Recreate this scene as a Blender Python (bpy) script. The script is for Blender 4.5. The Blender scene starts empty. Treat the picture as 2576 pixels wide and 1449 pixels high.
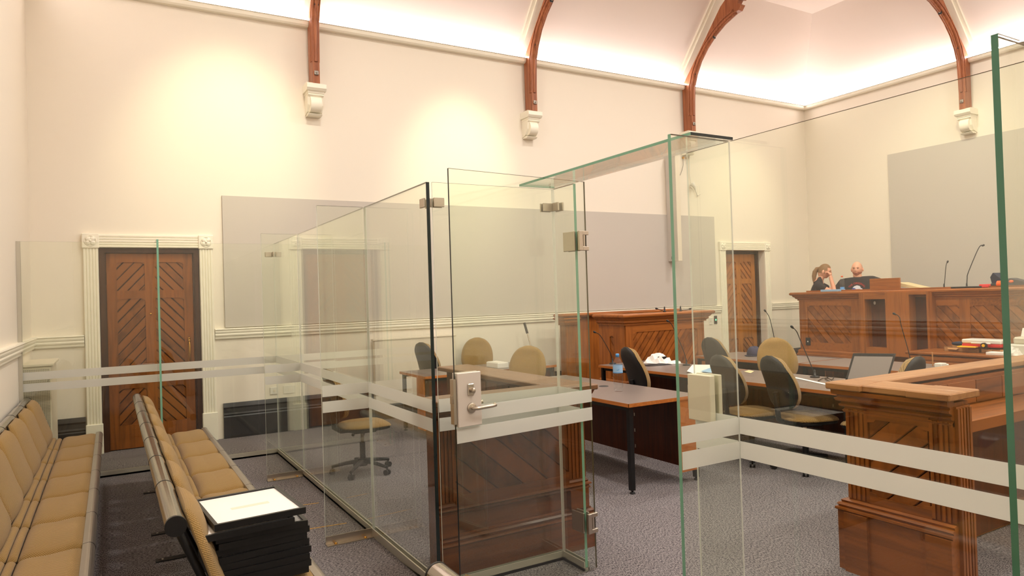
import bpy, bmesh, math, random
from mathutils import Vector, Matrix
random.seed(7)
S = bpy.context.scene
COL = S.collection
PI = math.pi
# ------------------------------------------------------------------ camera
IW, IH, FPX = 2576, 1449, 1741.18
CAMZ = 1.626
def _cam_axes():
    y, p, r = [math.radians(a) for a in (30.122, .747, -1.793)]
    f = Vector((math.sin(y)*math.cos(p), math.cos(y)*math.cos(p), math.sin(p)))
    rt = Vector((math.cos(y), -math.sin(y), 0)); up = rt.cross(f)
    return math.cos(r)*rt+math.sin(r)*up, -math.sin(r)*rt+math.cos(r)*up, f
CR, CU, CF = _cam_axes()
cd = bpy.data.cameras.new('camera'); cam = bpy.data.objects.new('camera', cd); COL.objects.link(cam)
cd.sensor_width = 36; cd.lens = FPX/IW*36; cd.clip_start = .05; cd.clip_end = 100
cam.matrix_world = Matrix(((CR.x, CU.x, -CF.x, 0), (CR.y, CU.y, -CF.y, 0), (CR.z, CU.z, -CF.z, CAMZ), (0, 0, 0, 1)))
S.camera = cam
# ------------------------------------------------------------------ world, exposure
w = bpy.data.worlds.new('world'); S.world = w; w.use_nodes = True
w.node_tree.nodes['Background'].inputs[0].default_value = (1, .9, .8, 1)
w.node_tree.nodes['Background'].inputs[1].default_value = .02
S.view_settings.view_transform = 'Standard'; S.view_settings.look = 'None'
S.view_settings.gamma = 1; S.view_settings.use_curve_mapping = False
S.view_settings.exposure = 0.40
S.cycles.transparent_max_bounces = 48; S.cycles.max_bounces = 14; S.cycles.diffuse_bounces = 6
S.cycles.glossy_bounces = 6; S.cycles.transmission_bounces = 12
S.cycles.sample_clamp_indirect = 6; S.cycles.caustics_reflective = False
# ------------------------------------------------------------------ room dimensions
XW, XE, YN, YS = -.75, 12.36, 9.17, -3.5
ZB, ZL, ZU, ZF = 5.25, 5.33, 5.50, 6.70     # cornice bottom, light line, springing of slope, flat ceiling
# ------------------------------------------------------------------ lights
def area(name, loc, size, power, col, rot=(0, 0, 0), sy=None, spread=PI):
    l = bpy.data.lights.new(name, 'AREA'); l.energy = power; l.color = col; l.size = size; l.spread = spread
    if sy: l.shape = 'RECTANGLE'; l.size_y = sy
    o = bpy.data.objects.new(name, l); COL.objects.link(o); o.location = loc; o.rotation_euler = rot; return o
def spot(name, loc, tgt, power, col, ang, blend=.9, rad=.05):
    l = bpy.data.lights.new(name, 'SPOT'); l.energy = power; l.color = col; l.spot_size = math.radians(ang)
    l.spot_blend = blend; l.shadow_soft_size = rad
    o = bpy.data.objects.new(name, l); COL.objects.link(o); o.location = loc
    o.rotation_euler = (Vector(tgt)-Vector(loc)).to_track_quat('-Z', 'Y').to_euler(); return o
for i, x in enumerate((2.2, 5.8, 9.4)):  # unseen area lights added under the flat ceiling as general fill
    for j, y in enumerate((-.8, 2.6, 6.0)):
        area('ceiling_fill_light', (x, y, ZF-.04), .5, (72, 70, 58)[j], (1, .955, .89), spread=3.0)
SPC = (1, .93, .60)
spot('wall_spotlight', (1.7, 6.6, 6.1), (1.24, 9.17, 3.55), 270, SPC, 44, 1, .12)
spot('wall_spotlight', (4.8, 6.6, 6.1), (4.46, 9.17, 3.45), 290, SPC, 38, 1, .12)
spot('wall_spotlight', (10.6, 6.4, 6.0), (10.4, 9.17, 3.0), 150, SPC, 44, 1, .12)
spot('wall_spotlight', (10.0, 5.2, 6.2), (12.36, 6.6, 3.2), 110, SPC, 56, 1, .12)
# ------------------------------------------------------------------ materials
def rgb(r, g, b):
    f = lambda c: (c/255/12.92) if c/255 <= .04045 else ((c/255+.055)/1.055)**2.4
    return (f(r), f(g), f(b), 1)
def newmat(name):
    m = bpy.data.materials.new(name); m.use_nodes = True
    nt = m.node_tree; b = nt.nodes['Principled BSDF']; return m, nt, b
def link(nt, a, b): nt.links.new(a, b)
def plain(name, col, rough=.6, metal=0, bump=0, bscale=200, spec=.5, coat=0, vary=0):
    m, nt, b = newmat(name)
    b.inputs['Base Color'].default_value = col; b.inputs['Roughness'].default_value = rough
    b.inputs['Metallic'].default_value = metal; b.inputs['Specular IOR Level'].default_value = spec
    b.inputs['Coat Weight'].default_value = coat
    tc = nt.nodes.new('ShaderNodeTexCoord'); n = nt.nodes.new('ShaderNodeTexNoise'); n.inputs['Scale'].default_value = bscale
    link(nt, tc.outputs['Object'], n.inputs['Vector'])
    if bump:
        bp = nt.nodes.new('ShaderNodeBump'); bp.inputs['Strength'].default_value = bump; bp.inputs['Distance'].default_value = .002
        link(nt, n.outputs['Fac'], bp.inputs['Height']); link(nt, bp.outputs['Normal'], b.inputs['Normal'])
    if vary:
        n2 = nt.nodes.new('ShaderNodeTexNoise'); n2.inputs['Scale'].default_value = 3; link(nt, tc.outputs['Object'], n2.inputs['Vector'])
        mx = nt.nodes.new('ShaderNodeMix'); mx.data_type = 'RGBA'; mx.inputs[6].default_value = col
        mx.inputs[7].default_value = tuple(c*(1-vary) for c in col[:3])+(1,)
        link(nt, n2.outputs['Fac'], mx.inputs[0]); link(nt, mx.outputs[2], b.inputs['Base Color'])
    return m
def wood(name, light, dark, axis='x', rough=.32, island=.35):
    m, nt, b = newmat(name)
    tc = nt.nodes.new('ShaderNodeTexCoord'); mp = nt.nodes.new('ShaderNodeMapping'); link(nt, tc.outputs['Object'], mp.inputs['Vector'])
    if axis == 'x': mp.inputs['Scale'].default_value = (1.2, 16, 16)
    elif axis == 'y': mp.inputs['Scale'].default_value = (16, 1.2, 16)
    elif axis == 'z': mp.inputs['Scale'].default_value = (16, 16, 1.2)
    else: mp.inputs['Scale'].default_value = (7, 7, 5)
    n = nt.nodes.new('ShaderNodeTexNoise'); n.inputs['Scale'].default_value = 1.5; n.inputs['Detail'].default_value = 6
    n.inputs['Distortion'].default_value = .8; link(nt, mp.outputs[0], n.inputs['Vector'])
    g = nt.nodes.new('ShaderNodeTexNoise'); g.inputs['Scale'].default_value = .9; link(nt, tc.outputs['Object'], g.inputs['Vector'])
    geo = nt.nodes.new('ShaderNodeNewGeometry')
    ad = nt.nodes.new('ShaderNodeMath'); ad.operation = 'MULTIPLY_ADD'; ad.inputs[1].default_value = island
    link(nt, geo.outputs['Random Per Island'], ad.inputs[0]); link(nt, n.outputs['Fac'], ad.inputs[2])
    ad2 = nt.nodes.new('ShaderNodeMath'); ad2.operation = 'MULTIPLY_ADD'; ad2.inputs[1].default_value = .35
    link(nt, g.outputs['Fac'], ad2.inputs[0]); link(nt, ad.outputs[0], ad2.inputs[2])
    cr = nt.nodes.new('ShaderNodeValToRGB'); cr.color_ramp.elements[0].position = .40; cr.color_ramp.elements[1].position = 1.1-.12
    cr.color_ramp.elements[0].color = dark; cr.color_ramp.elements[1].color = light
    link(nt, ad2.outputs[0], cr.inputs[0]); link(nt, cr.outputs[0], b.inputs['Base Color'])
    b.inputs['Roughness'].default_value = rough+.06; b.inputs['Specular IOR Level'].default_value = .32; b.inputs['Coat Weight'].default_value = .05; b.inputs['Coat Roughness'].default_value = .2
    bp = nt.nodes.new('ShaderNodeBump'); bp.inputs['Strength'].default_value = .08; bp.inputs['Distance'].default_value = .002
    link(nt, n.outputs['Fac'], bp.inputs['Height']); link(nt, bp.outputs['Normal'], b.inputs['Normal'])
    return m
M = {}
M['wall'] = plain('cream_wall_paint', rgb(234, 226, 211), .75, bump=.05, bscale=60)
M['ceil'] = plain('ceiling_paint', rgb(240, 228, 220), .8)
M['trim'] = plain('white_gloss_trim', rgb(240, 235, 218), .4)
M['base'] = plain('black_skirting_paint', rgb(42, 41, 44), .35)
M['panel'] = plain('grey_acoustic_fabric', rgb(196, 190, 180), .9, bump=.15, bscale=500)
M['paneledge'] = plain('grey_panel_edge', rgb(150, 142, 134), .8)
wl, wd = rgb(164, 96, 38), rgb(80, 38, 12)
for a in 'xyzd': M['w'+a] = wood('oiled_wood_'+a, wl, wd, a)
for a in 'xyzd': M['k'+a] = wood('dark_wood_'+a, rgb(112, 58, 20), rgb(46, 21, 6), a)
for a in 'xyzd': M['v'+a] = wood('shaded_wood_'+a, rgb(142, 80, 26), rgb(62, 29, 8), a)  # right enclosure: wood darkened in colour for the shade it stands in
for a in 'xyzd': M['b'+a] = wood('beam_wood_'+a, rgb(178, 112, 74), rgb(116, 62, 38), a, .3, 0)
for a in 'xyz': M['a'+a] = wood('darker_rail_wood_'+a, rgb(134, 98, 68), rgb(98, 66, 44), a, .3, 0)  # darker, greyer rail top for the left enclosure
for a in 'xyz': M['t'+a] = wood('rail_top_wood_'+a, rgb(184, 134, 86), rgb(140, 92, 54), a, .35, 0)
M['door'] = wood('door_wood', rgb(140, 80, 26), rgb(76, 40, 10), 'z', .35, .3)
M['doorpanel'] = wood('door_plank_wood', rgb(134, 78, 30), rgb(58, 28, 10), 'd', .35, .6)
M['pale'] = wood('lit_door_wood', rgb(184, 118, 50), rgb(120, 70, 24), 'z', .35, .2)  # far door: its brighter lighting is put into the paler wood colour
M['palepanel'] = wood('lit_plank_wood', rgb(170, 104, 44), rgb(104, 58, 22), 'd', .35, .4)  # boards of the far door, paler for the same lighting
M['jamb'] = wood('door_frame_wood', rgb(84, 50, 28), rgb(50, 28, 14), 'z', .4, 0)
M['groove'] = plain('plank_joint', rgb(50, 25, 10), .7)
M['groove_glint'] = plain('plank_joint_highlight', rgb(178, 112, 64), .5)  # light caught in bench and witness box joints, painted as a paler colour
M['lam'] = plain('grey_laminate', rgb(120, 108, 102), .32, bump=.03, bscale=900)
M['edge'] = wood('desk_edge_wood', rgb(196, 124, 60), rgb(160, 90, 36), 'x', .35, 0)
M['red'] = wood('red_brown_desk_panel', rgb(100, 44, 20), rgb(58, 24, 12), 'z', .4, 0)
M['black'] = plain('black_metal', rgb(12, 12, 13), .4)
M['blackp'] = plain('black_plastic', rgb(20, 20, 22), .5)
M['shell'] = plain('dark_chair_shell', rgb(26, 25, 27), .6, bump=.3, bscale=300)
M['steel'] = plain('brushed_steel', rgb(196, 186, 172), .32, 1)
M['alu'] = plain('satin_aluminium', rgb(198, 194, 180), .4, .6)
M['pewter'] = plain('pewter_tube', rgb(160, 152, 142), .16, .95)
M['pewterrail'] = plain('pewter_rail', rgb(158, 150, 140), .34, .75)
M['plate'] = plain('satin_plate', rgb(214, 204, 194), .4, .15)
M['white'] = plain('white_plastic', rgb(226, 222, 212), .4)
M['offw'] = plain('offwhite_enamel', rgb(225, 216, 196), .45)
M['paper'] = plain('white_paper', rgb(236, 232, 226), .8)
M['brass'] = plain('polished_brass', rgb(200, 150, 70), .2, 1)
M['blue'] = plain('blue_plastic', rgb(80, 150, 210), .4)
M['lblue'] = plain('pale_blue', rgb(150, 190, 225), .5)
M['orange'] = plain('orange_plastic', rgb(240, 100, 30), .4)
M['redp'] = plain('red_plastic', rgb(200, 40, 36), .4)
M['yellow'] = plain('yellow_plastic', rgb(250, 190, 20), .4)
M['navy'] = plain('navy_cloth', rgb(40, 46, 66), .9, bump=.3, bscale=400)
M['capcloth'] = plain('faded_navy_cap_cloth', rgb(62, 60, 82), .9, bump=.3, bscale=400)
M['card'] = plain('brown_cardboard', rgb(178, 130, 80), .8)
M['manila'] = plain('cream_folder', rgb(214, 196, 150), .7)
M['screen'] = plain('grey_screen', rgb(150, 142, 138), .3)
M['skin'] = plain('skin', rgb(230, 172, 142), .55)
M['hairb'] = plain('brown_hair', rgb(140, 106, 68), .6, bump=.6, bscale=80)
M['shirt'] = plain('black_shirt_cloth', rgb(44, 40, 42), .9)
M['jeans'] = plain('dark_trousers', rgb(40, 42, 52), .9)
M['print'] = plain('red_shirt_print', rgb(206, 58, 46), .7)
M['pblue'] = plain('blue_shirt_print', rgb(60, 70, 150), .7)
M['scratch'] = plain('white_shirt_print', rgb(220, 222, 232), .7)
M['eye'] = plain('dark_eye', rgb(30, 22, 18), .3)
M['lip'] = plain('lip_skin', rgb(170, 96, 82), .5)
M['beard'] = plain('stubble_hair', rgb(188, 122, 96), .8)
M['tape'] = plain('yellow_floor_tape', rgb(190, 140, 40), .6)
def emis(name, col, s):
    m = bpy.data.materials.new(name); m.use_nodes = True; nt = m.node_tree; nt.nodes.clear()
    e = nt.nodes.new('ShaderNodeEmission'); e.inputs[0].default_value = col; e.inputs[1].default_value = s
    o = nt.nodes.new('ShaderNodeOutputMaterial'); link(nt, e.outputs[0], o.inputs[0]); return m
M['led'] = emis('led_cove_strip', (1, .90, .88, 1), 24)
M['greenled'] = emis('green_indicator', (.2, 1, .5, 1), 1.5)
def fabric():
    m, nt, b = newmat('tan_basketweave_fabric')
    tc = nt.nodes.new('ShaderNodeTexCoord')
    sp_ = nt.nodes.new('ShaderNodeSeparateXYZ'); link(nt, tc.outputs['UV'], sp_.inputs[0]); hs = []
    for op in ('ADD', 'SUBTRACT'):
        a = nt.nodes.new('ShaderNodeMath'); a.operation = op; link(nt, sp_.outputs[0], a.inputs[0]); link(nt, sp_.outputs[1], a.inputs[1])
        b1 = nt.nodes.new('ShaderNodeMath'); b1.operation = 'MULTIPLY'; b1.inputs[1].default_value = 310; link(nt, a.outputs[0], b1.inputs[0])
        c = nt.nodes.new('ShaderNodeMath'); c.operation = 'SINE'; link(nt, b1.outputs[0], c.inputs[0])
        d = nt.nodes.new('ShaderNodeMath'); d.operation = 'ABSOLUTE'; link(nt, c.outputs[0], d.inputs[0]); hs.append(d)
    ml = nt.nodes.new('ShaderNodeMath'); ml.operation = 'MULTIPLY'
    link(nt, hs[0].outputs[0], ml.inputs[0]); link(nt, hs[1].outputs[0], ml.inputs[1])
    cr = nt.nodes.new('ShaderNodeValToRGB'); cr.color_ramp.elements[0].color = rgb(106, 80, 38); cr.color_ramp.elements[1].color = rgb(172, 138, 80)
    cr.color_ramp.elements[1].position = .6
    link(nt, ml.outputs[0], cr.inputs[0]); link(nt, cr.outputs[0], b.inputs['Base Color'])
    b.inputs['Roughness'].default_value = .9; b.inputs['Specular IOR Level'].default_value = .2; b.inputs['Sheen Weight'].default_value = .2
    bp = nt.nodes.new('ShaderNodeBump'); bp.inputs['Strength'].default_value = .7; bp.inputs['Distance'].default_value = .003
    link(nt, ml.outputs[0], bp.inputs['Height']); link(nt, bp.outputs['Normal'], b.inputs['Normal']); return m
M['fabric'] = fabric()
def carpet():
    m, nt, b = newmat('charcoal_carpet_tiles')
    tc = nt.nodes.new('ShaderNodeTexCoord')
    def noise(sc, scale, det=3):
        mp = nt.nodes.new('ShaderNodeMapping'); mp.inputs['Scale'].default_value = sc; link(nt, tc.outputs['Object'], mp.inputs['Vector'])
        n = nt.nodes.new('ShaderNodeTexNoise'); n.inputs['Scale'].default_value = scale; n.inputs['Detail'].default_value = det
        link(nt, mp.outputs[0], n.inputs['Vector']); return n
    nx = noise((60, 260, 1), 1.0, 1); ny = noise((260, 60, 1), 1.0, 1); fine = noise((1, 1, 1), 330, 2); big = noise((1, 1, 1), 1.2)
    ck = nt.nodes.new('ShaderNodeTexChecker'); ck.inputs['Scale'].default_value = 2.0; link(nt, tc.outputs['Object'], ck.inputs['Vector'])
    mx = nt.nodes.new('ShaderNodeMix'); mx.data_type = 'FLOAT'
    link(nt, ck.outputs['Fac'], mx.inputs[0]); link(nt, nx.outputs['Fac'], mx.inputs[2]); link(nt, ny.outputs['Fac'], mx.inputs[3])
    a = nt.nodes.new('ShaderNodeMath'); a.operation = 'MULTIPLY_ADD'; a.inputs[1].default_value = .9; link(nt, fine.outputs['Fac'], a.inputs[0]); link(nt, mx.outputs[0], a.inputs[2])
    cr = nt.nodes.new('ShaderNodeValToRGB')
    e = cr.color_ramp.elements; e[0].position = .74; e[0].color = rgb(38, 36, 40); e[1].position = 1.06; e[1].color = rgb(152, 145, 144)
    e2 = e.new(.90); e2.color = rgb(76, 72, 77)
    link(nt, a.outputs[0], cr.inputs[0]); link(nt, cr.outputs[0], b.inputs['Base Color'])
    b.inputs['Roughness'].default_value = .95; b.inputs['Specular IOR Level'].default_value = .1
    bp = nt.nodes.new('ShaderNodeBump'); bp.inputs['Strength'].default_value = .5; bp.inputs['Distance'].default_value = .004
    link(nt, a.outputs[0], bp.inputs['Height']); link(nt, bp.outputs['Normal'], b.inputs['Normal']); return m
M['carpet'] = carpet()
def glass(name, tint, refl=1.0):
    m = bpy.data.materials.new(name); m.use_nodes = True; nt = m.node_tree; nt.nodes.clear()
    t = nt.nodes.new('ShaderNodeBsdfTransparent'); t.inputs[0].default_value = tint+(1,)
    g = nt.nodes.new('ShaderNodeBsdfGlossy'); g.inputs['Roughness'].default_value = 0; g.inputs[0].default_value = (refl, refl, refl, 1)
    geo = nt.nodes.new('ShaderNodeNewGeometry'); mr = nt.nodes.new('ShaderNodeMapRange')
    mr.inputs['To Min'].default_value = 1.5; mr.inputs['To Max'].default_value = 1/1.5; link(nt, geo.outputs['Backfacing'], mr.inputs['Value'])
    fr = nt.nodes.new('ShaderNodeFresnel'); link(nt, mr.outputs[0], fr.inputs['IOR'])
    mx = nt.nodes.new('ShaderNodeMixShader'); link(nt, fr.outputs[0], mx.inputs[0]); link(nt, t.outputs[0], mx.inputs[1]); link(nt, g.outputs[0], mx.inputs[2])
    o = nt.nodes.new('ShaderNodeOutputMaterial'); link(nt, mx.outputs[0], o.inputs[0]); return m
M['glass'] = glass('clear_toughened_glass', (.972, .988, .955))
M['bottle'] = glass('clear_bottle_plastic', (.95, .97, .98))
def frosted():
    m = bpy.data.materials.new('frosted_film'); m.use_nodes = True; nt = m.node_tree; nt.nodes.clear()
    d = nt.nodes.new('ShaderNodeBsdfDiffuse'); d.inputs[0].default_value = rgb(238, 238, 234)
    tr = nt.nodes.new('ShaderNodeBsdfTranslucent'); tr.inputs[0].default_value = rgb(245, 246, 242)
    m1 = nt.nodes.new('ShaderNodeMixShader'); m1.inputs[0].default_value = .5; link(nt, d.outputs[0], m1.inputs[1]); link(nt, tr.outputs[0], m1.inputs[2])
    t = nt.nodes.new('ShaderNodeBsdfTransparent'); m2 = nt.nodes.new('ShaderNodeMixShader'); m2.inputs[0].default_value = .14
    link(nt, m1.outputs[0], m2.inputs[1]); link(nt, t.outputs[0], m2.inputs[2])
    o = nt.nodes.new('ShaderNodeOutputMaterial'); link(nt, m2.outputs[0], o.inputs[0]); return m
M['frost'] = frosted()
M['egreen'] = plain('green_glass_edge', rgb(124, 178, 154), .15)
M['edark'] = plain('dark_glass_edge', rgb(24, 34, 36), .12)
M['edkgreen'] = plain('bottle_green_glass_edge', rgb(72, 124, 102), .15)
M['eolive'] = plain('olive_glass_edge', rgb(120, 112, 88), .2)
def milky(name, c):
    m = bpy.data.materials.new(name); m.use_nodes = True; nt = m.node_tree; nt.nodes.clear()
    d = nt.nodes.new('ShaderNodeBsdfDiffuse'); d.inputs[0].default_value = c; tr = nt.nodes.new('ShaderNodeBsdfTranslucent'); tr.inputs[0].default_value = c
    x = nt.nodes.new('ShaderNodeMixShader'); link(nt, d.outputs[0], x.inputs[1]); link(nt, tr.outputs[0], x.inputs[2])
    t = nt.nodes.new('ShaderNodeBsdfTransparent'); y = nt.nodes.new('ShaderNodeMixShader'); y.inputs[0].default_value = .25; link(nt, x.outputs[0], y.inputs[1]); link(nt, t.outputs[0], y.inputs[2])
    o = nt.nodes.new('ShaderNodeOutputMaterial'); link(nt, y.outputs[0], o.inputs[0]); return m
M['epale'] = milky('pale_glass_edge', rgb(244, 248, 240))
M['sealant'] = milky('clear_sealant_joint', rgb(250, 250, 246))
# ------------------------------------------------------------------ helpers
def tag(o, label=None, cat=None, group=None, kind=None):
    if label: o['label'] = label
    if cat: o['category'] = cat
    if group: o['group'] = group
    if kind: o['kind'] = kind
    return o
def thing(name, label, cat, loc=(0, 0, 0), rz=0, group=None):
    o = bpy.data.objects.new(name, None); COL.objects.link(o); o.location = loc; o.rotation_euler = (0, 0, rz); o.empty_display_size = .1
    return tag(o, label, cat, group)
class MB:
    def __init__(s): s.v = []; s.f = []; s.m = []; s.sm = []; s.mats = []
    def mi(s, mat):
        if mat not in s.mats: s.mats.append(mat)
        return s.mats.index(mat)
    def add(s, vs, fs, mat, smooth=False):
        b = len(s.v); s.v += [tuple(v) for v in vs]; i = s.mi(mat)
        for f in fs: s.f.append([b+k for k in f]); s.m.append(i); s.sm.append(smooth)
        return s
    def box(s, x0, x1, y0, y1, z0, z1, mat, mats=None, bev=0):
        """mats: dict side->material, sides -x +x -y +y -z +z"""
        mats = mats or {}
        if bev:
            b = bev; pts = []
            for sx, X in ((-1, x0), (1, x1)):
                for sy, Y in ((-1, y0), (1, y1)):
                    for sz, Z in ((-1, z0), (1, z1)):
                        for ax in range(3):
                            q = [X-sx*b, Y-sy*b, Z-sz*b]; q[ax] = (X, Y, Z)[ax]; pts.append(q)
            bm = bmesh.new(); [bm.verts.new(p) for p in pts]; bmesh.ops.convex_hull(bm, input=bm.verts)
            bm.verts.ensure_lookup_table(); bm.verts.index_update()
            s.add([v.co[:] for v in bm.verts], [[v.index for v in f.verts] for f in bm.faces], mat); bm.free(); return s
        vs = [(x0, y0, z0), (x1, y0, z0), (x1, y1, z0), (x0, y1, z0), (x0, y0, z1), (x1, y0, z1), (x1, y1, z1), (x0, y1, z1)]
        F = {'-z': (3, 2, 1, 0), '+z': (4, 5, 6, 7), '-y': (0, 1, 5, 4), '+x': (1, 2, 6, 5), '+y': (2, 3, 7, 6), '-x': (3, 0, 4, 7)}
        b = len(s.v); s.v += vs
        for k, f in F.items(): s.f.append([b+i for i in f]); s.m.append(s.mi(mats.get(k, mat))); s.sm.append(False)
        return s
    def prism(s, poly, fn, a, b, mat, smooth=False):
        """poly 2D list, fn(u,v,t)->xyz, extruded t=a..b"""
        n = len(poly); vs = [fn(u, v, a) for u, v in poly]+[fn(u, v, b) for u, v in poly]
        fs = [list(range(n))[::-1], [n+i for i in range(n)]]
        s.add(vs, fs, mat)
        s.add(vs, [[i, (i+1) % n, n+(i+1) % n, n+i] for i in range(n)], mat, smooth) if smooth else None
        if not smooth:
            b0 = len(s.v)-2*n
            for i in range(n): s.f.append([b0+i, b0+(i+1) % n, b0+n+(i+1) % n, b0+n+i]); s.m.append(s.mi(mat)); s.sm.append(False)
        return s
    def tube(s, pts, r, mat, n=10, caps=True):
        pts = [Vector(p) for p in pts]; rs = r if isinstance(r, (list, tuple)) else [r]*len(pts)
        rings = []; prev = None
        for i, p in enumerate(pts):
            d = (pts[min(i+1, len(pts)-1)]-pts[max(i-1, 0)]).normalized()
            if prev is None:
                a = Vector((0, 0, 1)) if abs(d.z) < .9 else Vector((1, 0, 0)); u = d.cross(a).normalized()
            else: u = (prev-d*prev.dot(d)).normalized()
            prev = u; v = d.cross(u)
            rings.append([p+(u*math.cos(2*PI*k/n)+v*math.sin(2*PI*k/n))*rs[i] for k in range(n)])
        vs = [q for rg in rings for q in rg]
        fs = [[i*n+k, i*n+(k+1) % n, (i+1)*n+(k+1) % n, (i+1)*n+k] for i in range(len(pts)-1) for k in range(n)]
        s.add(vs, fs, mat, True)
        if caps:
            s.add(rings[0], [list(range(n))[::-1]], mat); s.add(rings[-1], [list(range(n))], mat)
        return s
    def lathe(s, prof, c, mat, n=24, smooth=True):
        vs = [(c[0]+r*math.cos(2*PI*k/n), c[1]+r*math.sin(2*PI*k/n), c[2]+z) for r, z in prof for k in range(n)]
        fs = [[i*n+k, i*n+(k+1) % n, (i+1)*n+(k+1) % n, (i+1)*n+k] for i in range(len(prof)-1) for k in range(n)]
        return s.add(vs, fs, mat, smooth)
    def ell(s, c, r, mat, n=16, rot=None):
        vs = []; fs = []; h = n//2
        for i in range(h+1):
            t = PI*i/h
            for k in range(n):
                p = 2*PI*k/n; q = Vector((r[0]*math.sin(t)*math.cos(p), r[1]*math.sin(t)*math.sin(p), r[2]*math.cos(t)))
                if rot: q = rot @ q
                vs.append((c[0]+q.x, c[1]+q.y, c[2]+q.z))
        for i in range(h):
            for k in range(n): fs.append([i*n+k, (i+1)*n+k, (i+1)*n+(k+1) % n, i*n+(k+1) % n])
        return s.add(vs, fs, mat, True)
    def sweep(s, path, prof, mat, closed=False):
        """path: 2D plan points, walking so that the mould projects to the LEFT; prof: closed (out, z) polygon"""
        n = len(path); N = []
        for i in range(n):
            def nrm(a, b):
                d = Vector((b[0]-a[0], b[1]-a[1])).normalized(); return Vector((-d.y, d.x))
            if closed or 0 < i < n-1:
                n1 = nrm(path[i-1], path[i]); n2 = nrm(path[i], path[(i+1) % n]); m = (n1+n2).normalized(); N.append(m/max(.2, m.dot(n1)))
            elif i == 0: N.append(nrm(path[0], path[1]))
            else: N.append(nrm(path[-2], path[-1]))
        k = len(prof); vs = [(path[i][0]+N[i].x*o, path[i][1]+N[i].y*o, z) for i in range(n) for o, z in prof]
        segs = range(n if closed else n-1)
        fs = [[i*k+j, i*k+(j+1) % k, ((i+1) % n)*k+(j+1) % k, ((i+1) % n)*k+j] for i in segs for j in range(k)]
        if not closed: fs += [list(range(k)), [(n-1)*k+j for j in range(k)][::-1]]
        return s.add(vs, fs, mat)
    def build(s, name, parent=None, absol=False, kind=None, label=None):
        me = bpy.data.meshes.new(name)
        off = Vector((0, 0, 0))
        if absol and parent:
            q = parent
            while q: off += q.location; q = q.parent
        me.from_pydata([(Vector(v)-off)[:] for v in s.v], [], s.f)
        for m in s.mats: me.materials.append(m)
        me.polygons.foreach_set('material_index', s.m); me.polygons.foreach_set('use_smooth', s.sm)
        bm = bmesh.new(); bm.from_mesh(me); bmesh.ops.recalc_face_normals(bm, faces=bm.faces); bm.to_mesh(me); bm.free()
        me.update(); o = bpy.data.objects.new(name, me); COL.objects.link(o)
        if parent: o.parent = parent
        if kind: o['kind'] = kind
        if label: o['label'] = label
        return o
def set_uv(me, f):
    uv = me.uv_layers.new(name='uv'); V = [v.co for v in me.vertices]
    for l in me.loops: uv.data[l.index].uv = f(l.vertex_index, V[l.vertex_index])
def copy_tree(o, parent=None):
    c = o.copy(); COL.objects.link(c); c.parent = parent
    for ch in [q for q in bpy.data.objects if q.parent == o]: copy_tree(ch, c)
    return c
def place(o, loc, rz, label=None, group=None):
    o.location = loc; o.rotation_euler = (0, 0, rz); return tag(o, label, None, group)
def ray(px, py): return CR*((px-IW/2)/FPX)-CU*((py-IH/2)/FPX)+CF
C0 = Vector((0, 0, CAMZ))
def onZ(px, py, z): v = ray(px, py); return C0+v*((z-CAMZ)/v.z)
def onX(px, py, x): v = ray(px, py); return C0+v*(x/v.x)
def onY(px, py, y): v = ray(px, py); return C0+v*(y/v.y)
def atD(px, py, d): return C0+ray(px, py)*d
def depth(p): return (Vector(p)-C0).dot(CF)
def clip(poly, a, b, c):     # keep a*x+b*y<=c
    out = []
    for i in range(len(poly)):
        p, q = poly[i], poly[(i+1) % len(poly)]; dp = a*p[0]+b*p[1]-c; dq = a*q[0]+b*q[1]-c
        if dp <= 0: out.append(p)
        if (dp < 0) != (dq < 0) and dp != dq:
            t = dp/(dp-dq); out.append((p[0]+(q[0]-p[0])*t, p[1]+(q[1]-p[1])*t))
    return out
def planks(mb, u0, u1, v0, v1, ang, pitch, fn, t0, t1, mat, gap=.0045, gm=None):
    """diagonal boarding in a rectangle; fn(u,v,t); back surface in groove colour"""
    mb.prism([(u0, v0), (u1, v0), (u1, v1), (u0, v1)], fn, t0-.006*(1 if t1 > t0 else -1), t0, gm or M['groove'])
    a, b = -math.sin(ang), math.cos(ang)
    cs = [a*u+b*v for u in (u0, u1) for v in (v0, v1)]; k = min(cs)-pitch*.37
    while k < max(cs):
        p = [(u0, v0), (u1, v0), (u1, v1), (u0, v1)]
        p = clip(p, -a, -b, -(k+gap/2)); p = clip(p, a, b, k+pitch-gap/2) if len(p) > 2 else p
        if len(p) > 2:
            # bevelled board: top slightly smaller
            q = [(u0, v0), (u1, v0), (u1, v1), (u0, v1)]
            q = clip(q, -a, -b, -(k+gap*1.3)); q = clip(q, a, b, k+pitch-gap*1.3) if len(q) > 2 else q
            mb.prism(p, fn, t0, t0+(t1-t0)*.6, mat)
            if len(q) > 2: mb.prism(q, fn, t0+(t1-t0)*.6, t1, mat)
        k += pitch
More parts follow.
